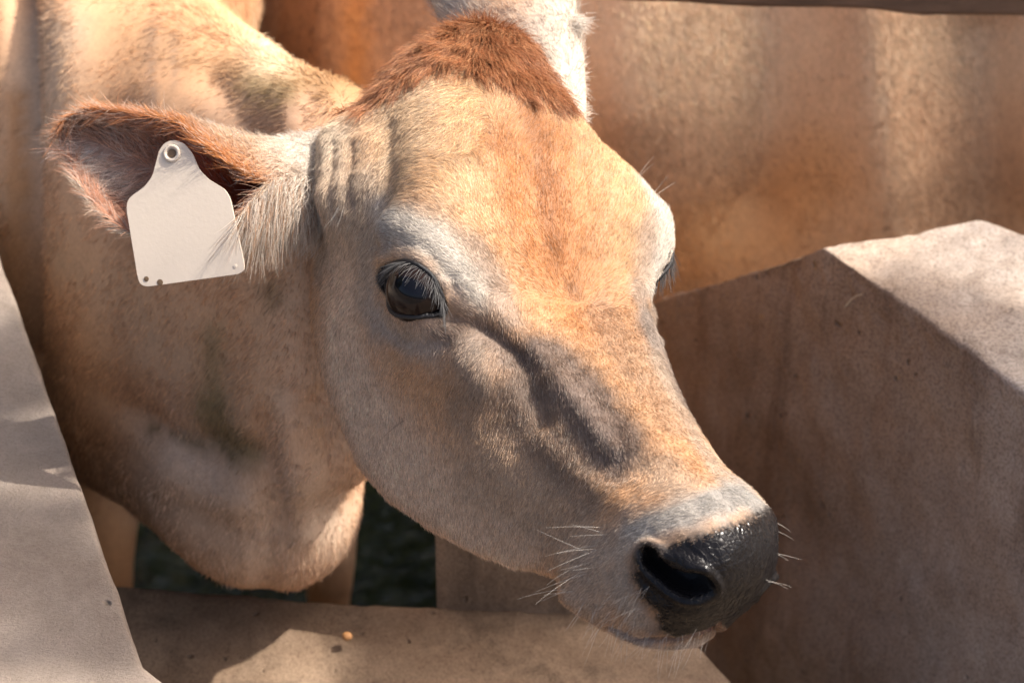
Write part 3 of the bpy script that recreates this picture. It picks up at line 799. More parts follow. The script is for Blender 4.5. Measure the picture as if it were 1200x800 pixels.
# ear tag
def tag_part():
    top = ED+.004
    pts = [(183,192),(187,176),(194,167),(204,164),(216,168),(226,180),(233,198),(244,210),(264,222),(270,232),(286,306),(287,317),(281,321),(172,336),(165,334),(162,326),(149,247),(149,238),(153,231),(170,219),(179,207)]
    c = []
    for (x0, y0), (x1, y1) in zip(pts, pts[1:]+pts[:1]):
        m_ = max(2, int(math.hypot(x1-x0, y1-y0)/2)); c += [(x0+(x1-x0)*q/m_, y0+(y1-y0)*q/m_) for q in range(m_)]
    c = np.array(c)
    for _ in range(5): c = (np.roll(c, 1, 0)+2*c+np.roll(c, -1, 0))/4
    tagd = lambda x, y: 1/(1/(ED-.009)+(np.asarray(y, float)-200)*.00001+(np.asarray(x, float)-205)*.000034)
    # straight runs stay straight: blend towards the polygon
    def dep(y): return 1/(1/top + (np.asarray(y, float)-165)*.0000640)
    ring = P(c[:, 0], c[:, 1], tagd(c[:, 0], c[:, 1]))
    cen = P(205, 215, float(tagd(205, 215)))
    nrm = np.cross(P(163, 330, float(tagd(163, 330)))-cen, P(287, 320, float(tagd(287, 320)))-cen); nrm /= np.linalg.norm(nrm)
    if nrm @ (CAM-cen) < 0: nrm = -nrm
    bm = bmesh.new()
    fr = [bm.verts.new(v) for v in ring+nrm*.0009]; bk = [bm.verts.new(v) for v in ring-nrm*.0009]
    bm.faces.new(fr); bm.faces.new(bk[::-1]); n = len(fr)
    for i in range(n): bm.faces.new([fr[i], bk[i], bk[(i+1) % n], fr[(i+1) % n]])
    bmesh.ops.recalc_face_normals(bm, faces=bm.faces)
    for v in bm.verts: v.co -= COWPOS
    me = bpy.data.meshes.new('ear_tag'); bm.to_mesh(me); bm.free(); me.materials.append(TAGM)
    t = link('ear_tag', me, cow); t['label'] = 'blank white plastic ear tag hanging from the ear'
    def ring_mesh(name, px, py, r, rr, mat, out):
        c = P(px, py, float(tagd(px, py)))+nrm*out
        e1 = np.cross(nrm, UV); e1 /= np.linalg.norm(e1); e2 = np.cross(nrm, e1); a = np.arange(32)*2*np.pi/32
        V, F = tube(c+(e1*np.cos(a)[:, None]+e2*np.sin(a)[:, None])*r, rr, True, 10)
        return link(name, mesh_from(name, V-np.array(COWPOS), F, mat), t)
    ring_mesh('stud', 202, 180, .0050, .0014, TAGM, .0012)
    def disc(name, px, py, r, mat, out):
        c = P(px, py, float(tagd(px, py)))+nrm*out
        e1 = np.cross(nrm, UV); e1 /= np.linalg.norm(e1); e2 = np.cross(nrm, e1); a = np.arange(20)*2*np.pi/20
        V = np.concatenate([c+(e1*np.cos(a)[:, None]+e2*np.sin(a)[:, None])*r, c-nrm*.0004+(e1*np.cos(a)[:, None]+e2*np.sin(a)[:, None])*r*1.05, [c+nrm*.0002]])
        F = [(i, (i+1) % 20, 20+(i+1) % 20, 20+i) for i in range(20)]
        me = bpy.data.meshes.new(name); me.from_pydata((V-np.array(COWPOS)).tolist(), [], F+[(i, (i+1) % 20, 40) for i in range(20)]); me.materials.append(mat)
        return link(name, me, t)
    disc('stud_pin', 202, 180, .0030, TAGD, .0013)
    disc('hole', 172, 327, .0018, TAGD, .0012)
    disc('hole', 276, 312, .0014, TAGM, .0012)
    disc('stain', 188, 331, .0022, TAGD, .0011)
    return t
tag_part()

# ------------------------------------------------------------------ hair
def make_hair(name, PTS, rad, cols, parent, tip=.25, origin=None):
    """PTS (M,K,3) world"""
    M, K, _ = PTS.shape
    hc = bpy.data.hair_curves.new(name)
    hc.add_curves([K]*M)
    hc.attributes['position'].data.foreach_set('vector', (PTS-np.array(COWPOS if origin is None else origin)).astype(np.float32).ravel())
    r = np.asarray(rad).reshape(-1, 1)*np.linspace(1, tip, K)[None]
    r = np.broadcast_to(r, (M, K))
    a = hc.attributes.get('radius') or hc.attributes.new('radius', 'FLOAT', 'POINT')
    a.data.foreach_set('value', r.astype(np.float32).ravel())
    a = hc.attributes.new('hair_col', 'FLOAT_COLOR', 'CURVE')
    a.data.foreach_set('color', np.concatenate([cols, np.ones((M, 1))], 1).astype(np.float32).ravel())
    hc.materials.append(HAIRM)
    return tag(link(name, hc, parent), kind='stuff')
def norm(v): return v/np.maximum(np.linalg.norm(v, axis=-1, keepdims=True), 1e-9)
def strands(p, n, t, L, lift0=.45, lift1=.12, jit=.22, K=4, droop=0, clump=.25, cs=140):
    M = len(p)
    cn = np.stack([vnoise(p, cs, 21)-.5, vnoise(p, cs, 22)-.5, vnoise(p, cs, 23)-.5], 1)*2
    t = norm(t - n*(t*n).sum(1, keepdims=True))
    t = norm(t + cn*clump + rng.normal(0, jit, (M, 3)))
    pts = np.empty((M, K, 3)); pts[:, 0] = p - n*.0004
    cur = pts[:, 0].copy(); st = (L/(K-1))[:, None]
    bend = rng.normal(0, .10, (M, 3))
    for j in range(1, K):
        f = (j-1)/max(1, K-2)
        lift = lift0*(1-f)+lift1*f
        d = norm(t*(1-lift*.5)+n*lift+bend*f+np.array([0, 0, -droop*f]))
        cur = cur+d*st; pts[:, j] = cur
    return pts
def sample_grid(G, Nn, wgt, count, wrap=True):
    nu, nv = G.shape[:2]
    A = np.linalg.norm(np.cross(G[1:, :]-G[:-1, :], np.roll(G, -1, 1)[:-1]-G[:-1]), axis=-1)*wgt[:-1]
    if not wrap: A[:, -1] = 0
    cdf = np.cumsum(A.ravel()); r = rng.random(count)*cdf[-1]; k_ = np.searchsorted(cdf, r)
    i = k_//nv; j = k_ % nv; fu = rng.random(count)[:, None]; fv = rng.random(count)[:, None]; j2 = (j+1) % nv
    def bil(X):
        if X.ndim == 2: return (X[i, j]*(1-fu[:, 0])+X[i+1, j]*fu[:, 0])*(1-fv[:, 0])+(X[i, j2]*(1-fu[:, 0])+X[i+1, j2]*fu[:, 0])*fv[:, 0]
        return (X[i, j]*(1-fu)+X[i+1, j]*fu)*(1-fv)+(X[i, j2]*(1-fu)+X[i+1, j2]*fu)*fv
    return bil
ARROWS = [  # root pixel -> where the hair leans; mirror too?
 ((665,335),(650,300),0),((690,330),(712,300),0),((680,300),(690,255),0),((640,290),(615,250),0),((625,320),(590,300),0),((715,335),(745,318),0),
 ((640,230),(632,180),0),((600,200),(590,150),0),((700,220),(710,175),0),((740,260),(755,225),0),((650,160),(642,120),0),((560,220),(540,180),0),
 ((620,150),(640,120),0),((540,150),(520,190),0),((500,140),(475,165),0),((580,300),(550,270),1),((520,280),(490,262),1),((470,270),(450,262),1),
 ((672,365),(678,400),0),((640,370),(625,400),0),((700,380),(722,420),0),((730,430),(755,480),0),((680,440),(700,490),0),((770,490),(800,535),0),
 ((740,520),(770,560),0),((820,540),(850,570),0),((610,390),(615,420),1),((590,440),(585,480),1),((640,470),(650,520),1),((560,400),(545,420),1),
 ((540,440),(530,480),1),((470,410),(455,450),1),((420,350),(410,400),1),((420,440),(430,480),1),((480,500),(490,540),1),((560,540),(560,580),1),
 ((620,600),(615,635),1),((670,560),(665,600),1),((710,600),(690,630),1),((700,680),(680,705),1),((760,610),(735,630),1),((820,600),(800,605),1),((870,575),(885,585),0),
 ((410,180),(402,225),0),((380,210),(365,245),0),((350,220),(325,240),0),((430,140),(410,165),0),((400,290),(392,330),1),((440,220),(432,265),1),
 ((480,200),(455,225),0),((530,370),(560,385),1),((780,290),(784,255),0),((765,230),(775,205),0)]
roots = []; vecs = []
for a_, b_, mir in ARROWS:
    ia = pick(*a_); ib = pick(*b_)
    roots.append(HB[ia]); vecs.append(norm(HW0[ib]-HW0[ia]))
    ma = (ia[0], MIR[ia[1]]); mb = (ib[0], MIR[ib[1]])
    if mir: roots.append(HB[ma]); vecs.append(norm(HW0[mb]-HW0[ma]))
roots = np.array(roots); vecs = np.array(vecs)
flow = np.zeros(HB.shape); wsum = np.zeros(HB.shape[:2])
for r_, v_ in zip(roots, vecs):
    w = 1/(((HB-r_)**2).sum(-1)+.15)**1.8
    flow += w[..., None]*v_; wsum += w
flow = norm(flow/wsum[..., None])
Nh = HN.copy()
facing = ((CAM-HW)*HN).sum(-1)/np.linalg.norm(CAM-HW, axis=-1)
hide = np.clip(np.maximum(smooth(0, -8, muz_sd+sk_n), np.maximum(smooth(6, 1, nos_sd), smooth(4, 0, eye_sd))), 0, 1)
hide = np.maximum(hide, np.exp(-(mouth/.22)**2))
wv = np.where(facing > -.15, 1.0, .16)*(1-hide)
wv[HB[..., 0] < -1.5] *= .4
LEN = np.full(HB.shape[:2], .0040)
LEN += .0022*smooth(14, 2, HB[..., 0])
LEN *= np.where(smooth(14, 2, eye_sd) > 0, 1-.5*smooth(14, 2, eye_sd), 1)
LEN *= 1-.45*smooth(26, 2, muz_sd)
tuftm = TUFT
wv_s = wv*(1-tuftm*.85)
bil = sample_grid(HW, HN, wv_s, HEAD_HAIRS)
p_, n_, f_, c_, L_ = bil(HW), norm(bil(HN)), bil(flow), bil(COAT), bil(LEN)
var = rng.normal(1, .27, len(p_)); dark = rng.random(len(p_)) < .12
c_ = c_*np.clip(var, .5, 1.6)[:, None]; c_[dark] *= .45
pale = rng.random(len(p_)) < .12; c_[pale] = c_[pale]*.6+np.array([.62, .55, .45])*.4
pts = strands(p_, n_, f_, L_*rng.uniform(.6, 1.25, len(p_)), .30, .06, .15, 4, 0, .16)
make_hair('coat_hair', pts, np.full(len(p_), .000125), np.clip(c_, 0, .9), body)
# poll tuft
TA = [((590,25),(570,80)),((540,30),(505,85)),((480,60),(445,110)),((455,90),(432,125)),((560,60),(540,100)),((610,60),(625,110)),((640,90),(670,130)),((600,90),(615,118)),((640,60),(668,112)),((510,60),(485,95)),((660,110),(690,135))]
fl = np.zeros(HB.shape); ws = np.zeros(HB.shape[:2])
for a_, b_ in TA:
    ia = pick(*a_); ib = pick(*b_); w = 1/(((HB-HB[ia])**2).sum(-1)+.3)**1.5
    fl += w[..., None]*norm(HW0[ib]-HW0[ia]); ws += w
fl = norm(fl/ws[..., None])
bil = sample_grid(HW, HN, tuftm*np.where(facing > -.3, 1, .3), TUFT_HAIRS)
p_, n_, f_, c_ = bil(HW), norm(bil(HN)), bil(fl), bil(COAT)
c_ = np.array([.28, .11, .046])*np.clip(rng.normal(1, .35, len(p_)), .3, 2.2)[:, None]*np.array([1, 1, 1])
lite = rng.random(len(p_)) < .3; c_[lite] = np.array([.46, .23, .11])*rng.uniform(.7, 1.2, (lite.sum(), 1))
pts = strands(p_, n_, f_, rng.uniform(.011, .021, len(p_)), .42, .04, .16, 6, .22, .5, 90)
make_hair('poll_tuft', pts, np.full(len(p_), .00020), np.clip(c_, 0, .8), body)
# ears
TAG_PX = [(183,192),(187,176),(204,164),(226,180),(233,198),(264,222),(286,306),(281,321),(172,336),(162,326),(149,238),(170,219)]
def keep_off_tag(pts, xroot):
    x, y, _ = proj(pts); ins = in_poly(x, y, TAG_PX)
    return ~ins.any(1) | (~ins[:, 0] & (x[:, 0] > xroot))
def ear_hair(G, C, count, name, white=False):
    nu, nv = G.shape[:2]; half = nv//2
    du = norm(np.gradient(G, axis=0)); N = grid_normals(G)
    cen = (G[:, :1]+0*G); cenline = G[:, :half].mean(1, keepdims=True)
    s = np.sign(((G[:, :half]-cenline)*N[:, :half]).sum()); N = N*s
    if s == 0: pass
    u = np.linspace(0, 1, nu)[:, None]*np.ones((1, nv)); kk = np.arange(nv)[None]*np.ones((nu, 1)); outer = kk < half
    f = np.where(outer, kk/(half-1), 1-(kk-half)/(nv-half-1))
    N = np.where((outer[..., None]), N, N)
    down = np.zeros(G.shape)+np.array([-.25, 0, -1.0])
    rimdir = np.where(f[..., None] < .5, UV*1.0, -UV*1.0)
    inner = ~outer
    flow_ = du*np.where(inner, .5, 1.0)[..., None] + rimdir*(inner*.5)[..., None] + down*(smooth(.35, .1, u)*smooth(.4, .8, f)*1.2)[..., None]
    L = np.where(inner, .017, .007)+.018*smooth(.36, .12, u)*smooth(.45, .85, f)*outer + .003*np.exp(-(np.minimum(f, 1-f)/.06)**2)*smooth(.2, .5, u)
    w = np.ones((nu, nv)); w[inner & (u < .25)] = 0
    if white: L = np.full(L.shape, .009)
    bil = sample_grid(G, N, w, count)
    p_, n_, f_, c_, L_ = bil(G), norm(bil(N)), bil(flow_), bil(C), bil(L)
    c_ = c_*np.clip(rng.normal(1, .25, len(p_)), .4, 1.7)[:, None]
    pl = rng.random(len(p_)) < .25; c_[pl] = c_[pl]*.4+np.array([.66, .60, .52])*.6
    pts = strands(p_, n_, f_, L_*rng.uniform(.6, 1.3, len(p_)), .5, .15, .3, 5, .1, .5, 120)
    keep = keep_off_tag(pts, 262); pts = pts[keep]; c_ = c_[keep]; p_ = p_[keep]
    make_hair(name, pts, np.full(len(p_), .00016), np.clip(c_, 0, .9), body)
ear_hair(EAR1, EC1, EAR_HAIRS, 'ear_hair')
ear_hair(EAR2, EC2, EAR_HAIRS//3, 'ear_hair', True)
# white tufts at the root of the ear, hanging in front of the tag
ii = rng.integers(12, 60, 2600); jj = rng.integers(44, 69, 2600)
p_ = EAR1[ii, jj]+rng.normal(0, .0012, (2600, 3))-FV*.017*(ii/60)[:, None]; n_ = norm(np.zeros((2600, 3))-FV*.9-UV*.35); sel = ii
c_ = np.array([.60, .52, .43])*rng.uniform(.55, 1.15, (len(sel), 1)); tn = rng.random(len(sel)) < .3; c_[tn] *= np.array([.75, .5, .35])
fan = (proj(p_)[0]-290)/60
pts = strands(p_, n_, norm(np.outer(fan*.25-.42, RV)-UV-FV*.25), rng.uniform(.016, .036, len(sel)), .45, .1, .14, 6, .1, .5, 110)
keep = keep_off_tag(pts, 250); pts = pts[keep]; c_ = c_[keep]
make_hair('ear_tuft', pts, np.full(len(pts), .00015), c_, body)
tp = P(674, 26, fd)+rng.normal(0, .003, (160, 3)); pts = strands(tp, norm(np.zeros((160, 3))-FV), np.zeros((160, 3))+RV*.9-UV*.25, rng.uniform(.006, .014, 160), .1, .1, .3, 5)
make_hair('ear_tuft', pts, np.full(160, .0002), np.zeros((160, 3))+np.array([.6, .54, .46]), body)
# neck and shoulder
def body_hair(V, N, T, C, count, region, dmax, flow_, L0, L1, rad, parent, name, origin_crest=True, clump=.4):
    cen = V[T].mean(1); area = np.linalg.norm(np.cross(V[T[:, 1]]-V[T[:, 0]], V[T[:, 2]]-V[T[:, 0]]), axis=1)
    tx, ty, td = proj(cen); fc = ((CAM-cen)*N[T[:, 0]]).sum(1)/np.linalg.norm(CAM-cen, axis=1)
    w = area*((tx > region[0]) & (tx < region[2]) & (ty > region[1]) & (ty < region[3]) & (fc > -.35) & (td < dmax))
    cdf = np.cumsum(w); k_ = np.searchsorted(cdf, rng.random(count)*cdf[-1])
    a_ = rng.random((count, 2)); sw = a_.sum(1) > 1; a_[sw] = 1-a_[sw]
    V0, V1, V2 = (V[T[k_, q]] for q in range(3))
    p_ = V0+(V1-V0)*a_[:, :1]+(V2-V0)*a_[:, 1:]; n_ = norm(N[T[k_, 0]]); c_ = C[T[k_, 0]]*np.clip(rng.normal(1, .24, count), .4, 1.6)[:, None]
    L = rng.uniform(L0, L1, count)
    if origin_crest:
        xx, yy, dd = proj(p_); L = L*(1+.5*smooth(60, 0, yy-np.interp(xx, [0, 230, 330, 430], [-120, 5, 72, 98])))
    pts = strands(p_, n_, np.zeros(p_.shape)+np.array(flow_), L, .25, .07, .16, 4, .1, clump, 50)
    return pts, np.clip(c_, 0, .9), rad
pts, c_, r_ = body_hair(BV, BN, BT, BC, NECK_HAIRS, (-60, -60, 480, 760), 2.75, (-.35, .1, -1.0), .004, .008, .0003, body, 'neck_hair')
make_hair('neck_hair', pts, np.full(len(pts), r_), c_, body)
# eyelashes, whiskers, single long hairs
def curve_hair(a, d, L, bendv, K=6):
    t = np.linspace(0, 1, K)[:, None]
    return a + d*L*t + bendv*L*t*t
lash = []; lc = []
n3 = len(LIDP)
for P_, cc, nn in ((LIDP, EYE_C, eye_nrm), (LIDF, EYE_F, fn)):
    upper = [i for i in range(n3) if (EYE_PX[::3][i][1] < 326+(EYE_PX[::3][i][0]-446)*.42)]
    dn = norm(P_[np.argmax([proj(q)[1] for q in LIDP])]-P_[np.argmin([proj(q)[1] for q in LIDP])])
    side = norm(P_[0]-P_[n3//2])
    for i in upper:
        for k_ in range(14):
            j = (i+1) % n3; p0 = P_[i]*(1-k_/14)+P_[j]*(k_/14)
            d = norm(norm(p0-cc)*.55+dn*.75+side*.45+rng.normal(0, .12, 3))
            lash.append(curve_hair(p0, d, rng.uniform(.009, .017), dn*.12)); lc.append(np.array([.13, .125, .12])*rng.uniform(.1, 1.2))
make_hair('eyelash', np.array(lash), np.full(len(lash), .00017), np.array(lc), body, .3)
wh = []; wc = []
def add_wh(px, py, tx_, ty_, toview, L, n, spread, c=(.62, .57, .5)):
    for _ in range(n):
        i = pick(px+rng.normal(0, spread), py+rng.normal(0, spread)*.6); p0 = HW[i]
        d = norm(RV*tx_-UV*ty_-FV*toview+rng.normal(0, .24, 3))
        wh.append(curve_hair(p0, d, L*rng.uniform(.5, 1.2), -UV*.10+rng.normal(0, .08, 3))); wc.append(np.array(c)*rng.uniform(.7, 1.2))
for q_ in [(690,715),(710,728),(735,738),(760,745),(790,748),(820,742)]: add_wh(*q_, -.35, .9, .2, .020, 8, 9)
for q_ in [(700,640),(690,668),(672,690),(715,625),(680,655)]: add_wh(*q_, -1, .1, .25, .034, 3, 7)
for q_ in [(730,700),(740,720),(750,690)]: add_wh(*q_, -.6, .7, .4, .018, 5, 8)
for q_ in [(908,620),(908,650),(900,680)]: add_wh(*q_, 1, .1, -.1, .013, 2, 9)
add_wh(772,222,.7,-.75,0,.024,2,3); add_wh(750,205,.3,-.9,0,.018,2,3); add_wh(470,495,-.75,.8,.1,.04,2,3,(.16,.10,.07)); add_wh(400,240,-.5,.9,0,.02,4,4)
make_hair('whisker', np.array(wh), np.full(len(wh), .00010), np.array(wc)*.75, body, .3)
# ------------------------------------------------------------------ concrete
def concrete(name, dark, mid, light, scale=1.0, stain=(.10, .075, .05), seed=0, pits=.52, brown=None, speck=.85):
    k = NT(name); o = k.pos(); o0 = o
    o = k.n('Mapping', i0=o, i1=(seed, seed*.7, seed*1.3)).outputs[0]
    big = k.noise(3.2*scale, 6, .62, o, .6); med = k.noise(22*scale, 6, .7, o, .3); fine = k.noise(420*scale, 4, .75, o); grit = k.noise(1400, 2, .6, o)
    c = k.ramp(big, [(.30, dark), (.5, mid), (.72, light)])
    c = k.mix(k.ramp(med, [(.35, .55), (.62, 0.0)]), c, k.mix(1.0, c, (.66, .62, .58), 'MULTIPLY'))
    mpz = k.n('Mapping', i0=o); mpz.inputs['Scale'].default_value = (9, 9, 1.1)
    streak = k.noise(2.4, 5, .7, mpz.outputs[0], .4)
    c = k.mix(k.ramp(streak, [(.52, 0.0), (.68, .55)]), c, stain)
    c = k.mix(k.ramp(fine, [(.40, speck), (.54, 0.0)]), c, k.mix(1.0, c, (.5, .47, .45), 'MULTIPLY'))
    c = k.mix(k.ramp(grit, [(.62, 0.0), (.75, .5)]), c, k.mix(1.0, c, (1.5, 1.45, 1.4), 'MULTIPLY'))
    if brown:
        sx = k.n('SeparateXYZ', i0=o0); g = k.math('ADD', sx.outputs[0], k.math('MULTIPLY', k.math('SUBTRACT', k.noise(5, 5, .7, o), .5), .5))
        c = k.mix(k.ramp(g, [(brown[0], 1.0), (brown[1], 0.0)]), c, k.mix(1.0, c, brown[2], 'MULTIPLY'))
        fl = k.noise(60, 3, .6, o); c = k.mix(k.ramp(fl, [(.70, 0.0), (.76, .5)]), c, (.42, .27, .12))
    v = k.n('TexVoronoi', _feature='F1'); v.inputs['Scale'].default_value = 55*scale; k.put(v.inputs['Vector'], k.mix(.12, o, k.n('TexNoise', i0=o).outputs[1]))
    pit = k.math('MULTIPLY', k.ramp(v.outputs[0], [(.05, 1.0), (.16, 0.0)]), k.ramp(k.noise(30*scale, 2, .5, o), [(pits, 0.0), (pits+.08, 1.0)]))
    c = k.mix(k.math('MULTIPLY', pit, .6), c, (.05, .038, .028))
    h = k.math('SUBTRACT', k.math('ADD', k.math('MULTIPLY', fine, .5), k.math('ADD', k.math('MULTIPLY', med, .8), k.math('MULTIPLY', grit, .25))), k.math('MULTIPLY', pit, 1.3))
    b = k.bsdf(c, .82, .3, k.bump(h, .9, .0036))
    return k.done(b.outputs[0])
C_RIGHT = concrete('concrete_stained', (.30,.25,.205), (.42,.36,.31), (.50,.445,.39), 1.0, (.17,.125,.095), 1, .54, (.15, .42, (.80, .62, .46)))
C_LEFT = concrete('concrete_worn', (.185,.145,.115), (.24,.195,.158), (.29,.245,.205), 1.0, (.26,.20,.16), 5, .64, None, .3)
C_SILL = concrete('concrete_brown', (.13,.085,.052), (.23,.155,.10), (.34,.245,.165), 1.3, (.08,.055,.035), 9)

def sheet(name, rows, mat, sub=26, amp=.002, sc=25, round_from=None):
    """rows x columns of world control points -> fine uneven surface, smoothed a little between rows"""
    A = np.array(rows)                      # (r, c, 3)
    r, c, _ = A.shape
    U = np.linspace(0, r-1, (r-1)*sub+1); Vv = np.linspace(0, c-1, (c-1)*sub+1)
    def lin(X, t):
        i = np.clip(t.astype(int), 0, len(X)-2); f = (t-i).reshape((-1,)+(1,)*(X.ndim-1)); return X[i]*(1-f)+X[i+1]*f
    G = lin(A, U); G = lin(G.transpose(1, 0, 2), Vv).transpose(1, 0, 2)
    for _ in range(3):     # soft arrises
        G[1:-1] = G[:-2]*.25+G[1:-1]*.5+G[2:]*.25
        G[:, 1:-1] = G[:, :-2]*.25+G[:, 1:-1]*.5+G[:, 2:]*.25
    if round_from is not None:
        wr_ = smooth(round_from*sub, (round_from+1.6)*sub, U)[:, None, None]; H = G.copy()
        for _ in range(4500): H[:, 1:-1] = H[:, :-2]*.25+H[:, 1:-1]*.5+H[:, 2:]*.25
        G = G*(1-wr_)+H*wr_
    n = np.cross(np.gradient(G, axis=0), np.gradient(G, axis=1)); n = norm(n)
    q = G.reshape(-1, 3)
    d = (vnoise(q, sc, 11)-.5)*amp*2+(vnoise(q, sc*4, 12)-.5)*amp*.7+(vnoise(q, sc*.3, 13)-.5)*amp*3
    G = G+n*d.reshape(G.shape[:2])[..., None]
    return mesh_from(name, G.reshape(-1, 3), grid_faces(G.shape[0], G.shape[1], False), mat)
ZT = .85
def opl(px, py, z): return on_plane(px, py, z)
# right wall: one broad upright face whose top edge falls away to the left, and a flat top on the right
def dens(L, n=5):
    A = np.array(L); x = np.arange(len(A)); xs = np.linspace(0, len(A)-1, (len(A)-1)*n+1)
    out = np.empty((len(xs), 3))
    for q in range(3): out[:, q] = np.interp(xs, x, A[:, q])
    return out
WA = opl(970, 290, ZT); WB = opl(1200, 457, ZT); wn = np.cross(WB-WA, np.array([0, 0, 1.])); wn /= np.linalg.norm(wn)
def opw(px, py):
    v = P(px, py, 1.0)-CAM; return CAM+v*(((WA-CAM)@wn)/(v@wn))
ridge = [opw(640, 396), opw(705, 373), opw(770, 351), opw(870, 320), opw(964, 291), opl(1085, 372, ZT), opl(1200, 457, ZT), opl(1420, 640, ZT)]
rd = dens(ridge); bs = rd*np.array([1, 1, 0])+w3(-.02, -.03, -.05)
topb = dens([q+w3(.03,.045,-.07) for q in ridge[:4]]+[opl(985, 286, ZT), opl(1150,257,ZT), opl(1300,300,ZT), opl(1520,430,ZT)])
backb = topb+w3(.03, .10, -.55)
rows = [backb, backb*.2+topb*.8, topb, rd*.5+topb*.5, rd, rd*.96+bs*.04]
for f in (.2, .4, .6, .8): rows.append(rd*(1-f)+bs*f)
rows += [bs]
me = sheet('concrete_wall', rows, C_RIGHT, 14, .0028, 30)
wr = link('concrete_wall', me); tag(wr, 'tall stained concrete wall behind the cow muzzle, with sunlit flat top', 'wall')
s0 = opl(512, 712, .60); s1 = opl(720, 722, .60)
sr = lambda z, dx=0, dy=0: dens([s0*np.array([1,1,0])+w3(dx, dy, z), (s0+s1)/2*np.array([1,1,0])+w3(0, dy, z), s1*np.array([1,1,0])+w3(0, dy, z)])
rows = [sr(0, 0, .14), sr(.70, 0, .14), sr(.78, .004, .12), sr(.78, .004, .01), sr(.75, 0, 0), sr(.60), sr(.3), sr(0)]
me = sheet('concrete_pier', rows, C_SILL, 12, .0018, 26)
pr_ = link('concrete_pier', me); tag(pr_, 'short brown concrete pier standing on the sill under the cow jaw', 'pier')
# left wall, flat top running away, inner face dropping to the sill, corner turning along the front
edge = [opl(-70, 110, ZT), opl(-5, 288, ZT), opl(60, 470, ZT), opl(118, 640, ZT), opl(166, 780, ZT), opl(200, 806, ZT), opl(330, 840, ZT)]
outer = [opl(-900, 110, ZT), opl(-900, 288, ZT), opl(-900, 470, ZT), opl(-900, 640, ZT), opl(-900, 900, ZT), opl(-500, 1300, ZT), opl(330, 1300, ZT)]
ed = dens(edge); ou = dens(outer)
rows = [ou-w3(0, 0, .8), ou, ou*.66+ed*.34, ou*.33+ed*.67, ou*.05+ed*.95, ed, ed-w3(0, 0, .04)+w3(.004,.004,0), ed-w3(0, 0, .25)+w3(.012,.006,0), ed-w3(0, 0, .40)+w3(.02,.006,0)]
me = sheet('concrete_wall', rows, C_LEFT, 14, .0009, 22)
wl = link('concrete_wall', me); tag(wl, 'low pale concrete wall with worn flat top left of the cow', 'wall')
# sill between the walls
zs = .60
b0 = [opl(40, 672, zs), opl(140, 684, zs), opl(330, 699, zs), opl(512, 710, zs), opl(660, 712, zs), opl(760, 693, zs)]
f0 = [q+w3(0, -.45, -.02) for q in b0]; f0[-1] = opl(960, 860, zs)+w3(.02, -.1, 0)
bb = dens(b0); ff = dens(f0)
rows = [bb-w3(0, -.02, .6), bb-w3(0, -.004, .03), bb, bb*.8+ff*.2, bb*.6+ff*.4, bb*.3+ff*.7, ff, ff-w3(0, 0, .4)]
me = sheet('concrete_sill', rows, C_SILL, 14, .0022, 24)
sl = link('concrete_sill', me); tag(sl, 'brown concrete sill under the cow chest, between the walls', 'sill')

# ------------------------------------------------------------------ ground and water
k = NT('yard_mud'); o = k.pos()
c = k.ramp(k.noise(6, 6, .7, o), [(.3, (.10,.075,.05)), (.6, (.26,.19,.125)), (.8, (.36,.27,.19))])
b = k.bsdf(c, .6, .4, k.bump(k.noise(40, 6, .7, o), .8, .03)); MUD = k.done(b.outputs[0])
n = 90; xs = np.concatenate([-np.geomspace(400, 3, 20), np.linspace(-2.5, 2.5, n), np.geomspace(3, 400, 20)])
ys = np.concatenate([-np.geomspace(400, 1, 18), np.linspace(0, 5, n), np.geomspace(5.5, 600, 24)])
GX, GY = np.meshgrid(xs, ys, indexing='ij'); q = np.stack([GX.ravel(), GY.ravel(), 0*GX.ravel()], 1)
near = np.exp(-((GX/4)**2+((GY-2.5)/4)**2)).ravel()
q[:, 2] = -.03+((vnoise(q, 4, 2)-.5)*.05+(vnoise(q, 14, 3)-.5)*.02)*near
gr = link('ground', mesh_from('ground', q, grid_faces(*GX.shape, False), MUD)); tag(gr, kind='structure')
k = NT('green_water'); o = k.pos()
wv_ = k.noise(34, 4, .6, o, .5)
b = k.bsdf(k.ramp(k.noise(14, 5, .7, o), [(.35, (.008,.012,.004)), (.58, (.03,.038,.018)), (.72, (.07,.08,.045))]), .10, .5, k.bump(wv_, .30, .02)); WATER = k.done(b.outputs[0])
n = 60; GX, GY = np.meshgrid(np.linspace(-1.6, 1.6, n), np.linspace(2.0, 4.6, n), indexing='ij'); q = np.stack([GX.ravel(), GY.ravel(), 0*GX.ravel()], 1)
q[:, 2] = -.004+(vnoise(q, 12, 5)-.5)*.008
wt = link('water', mesh_from('water', q, grid_faces(n, n, False), WATER)); tag(wt, kind='structure')

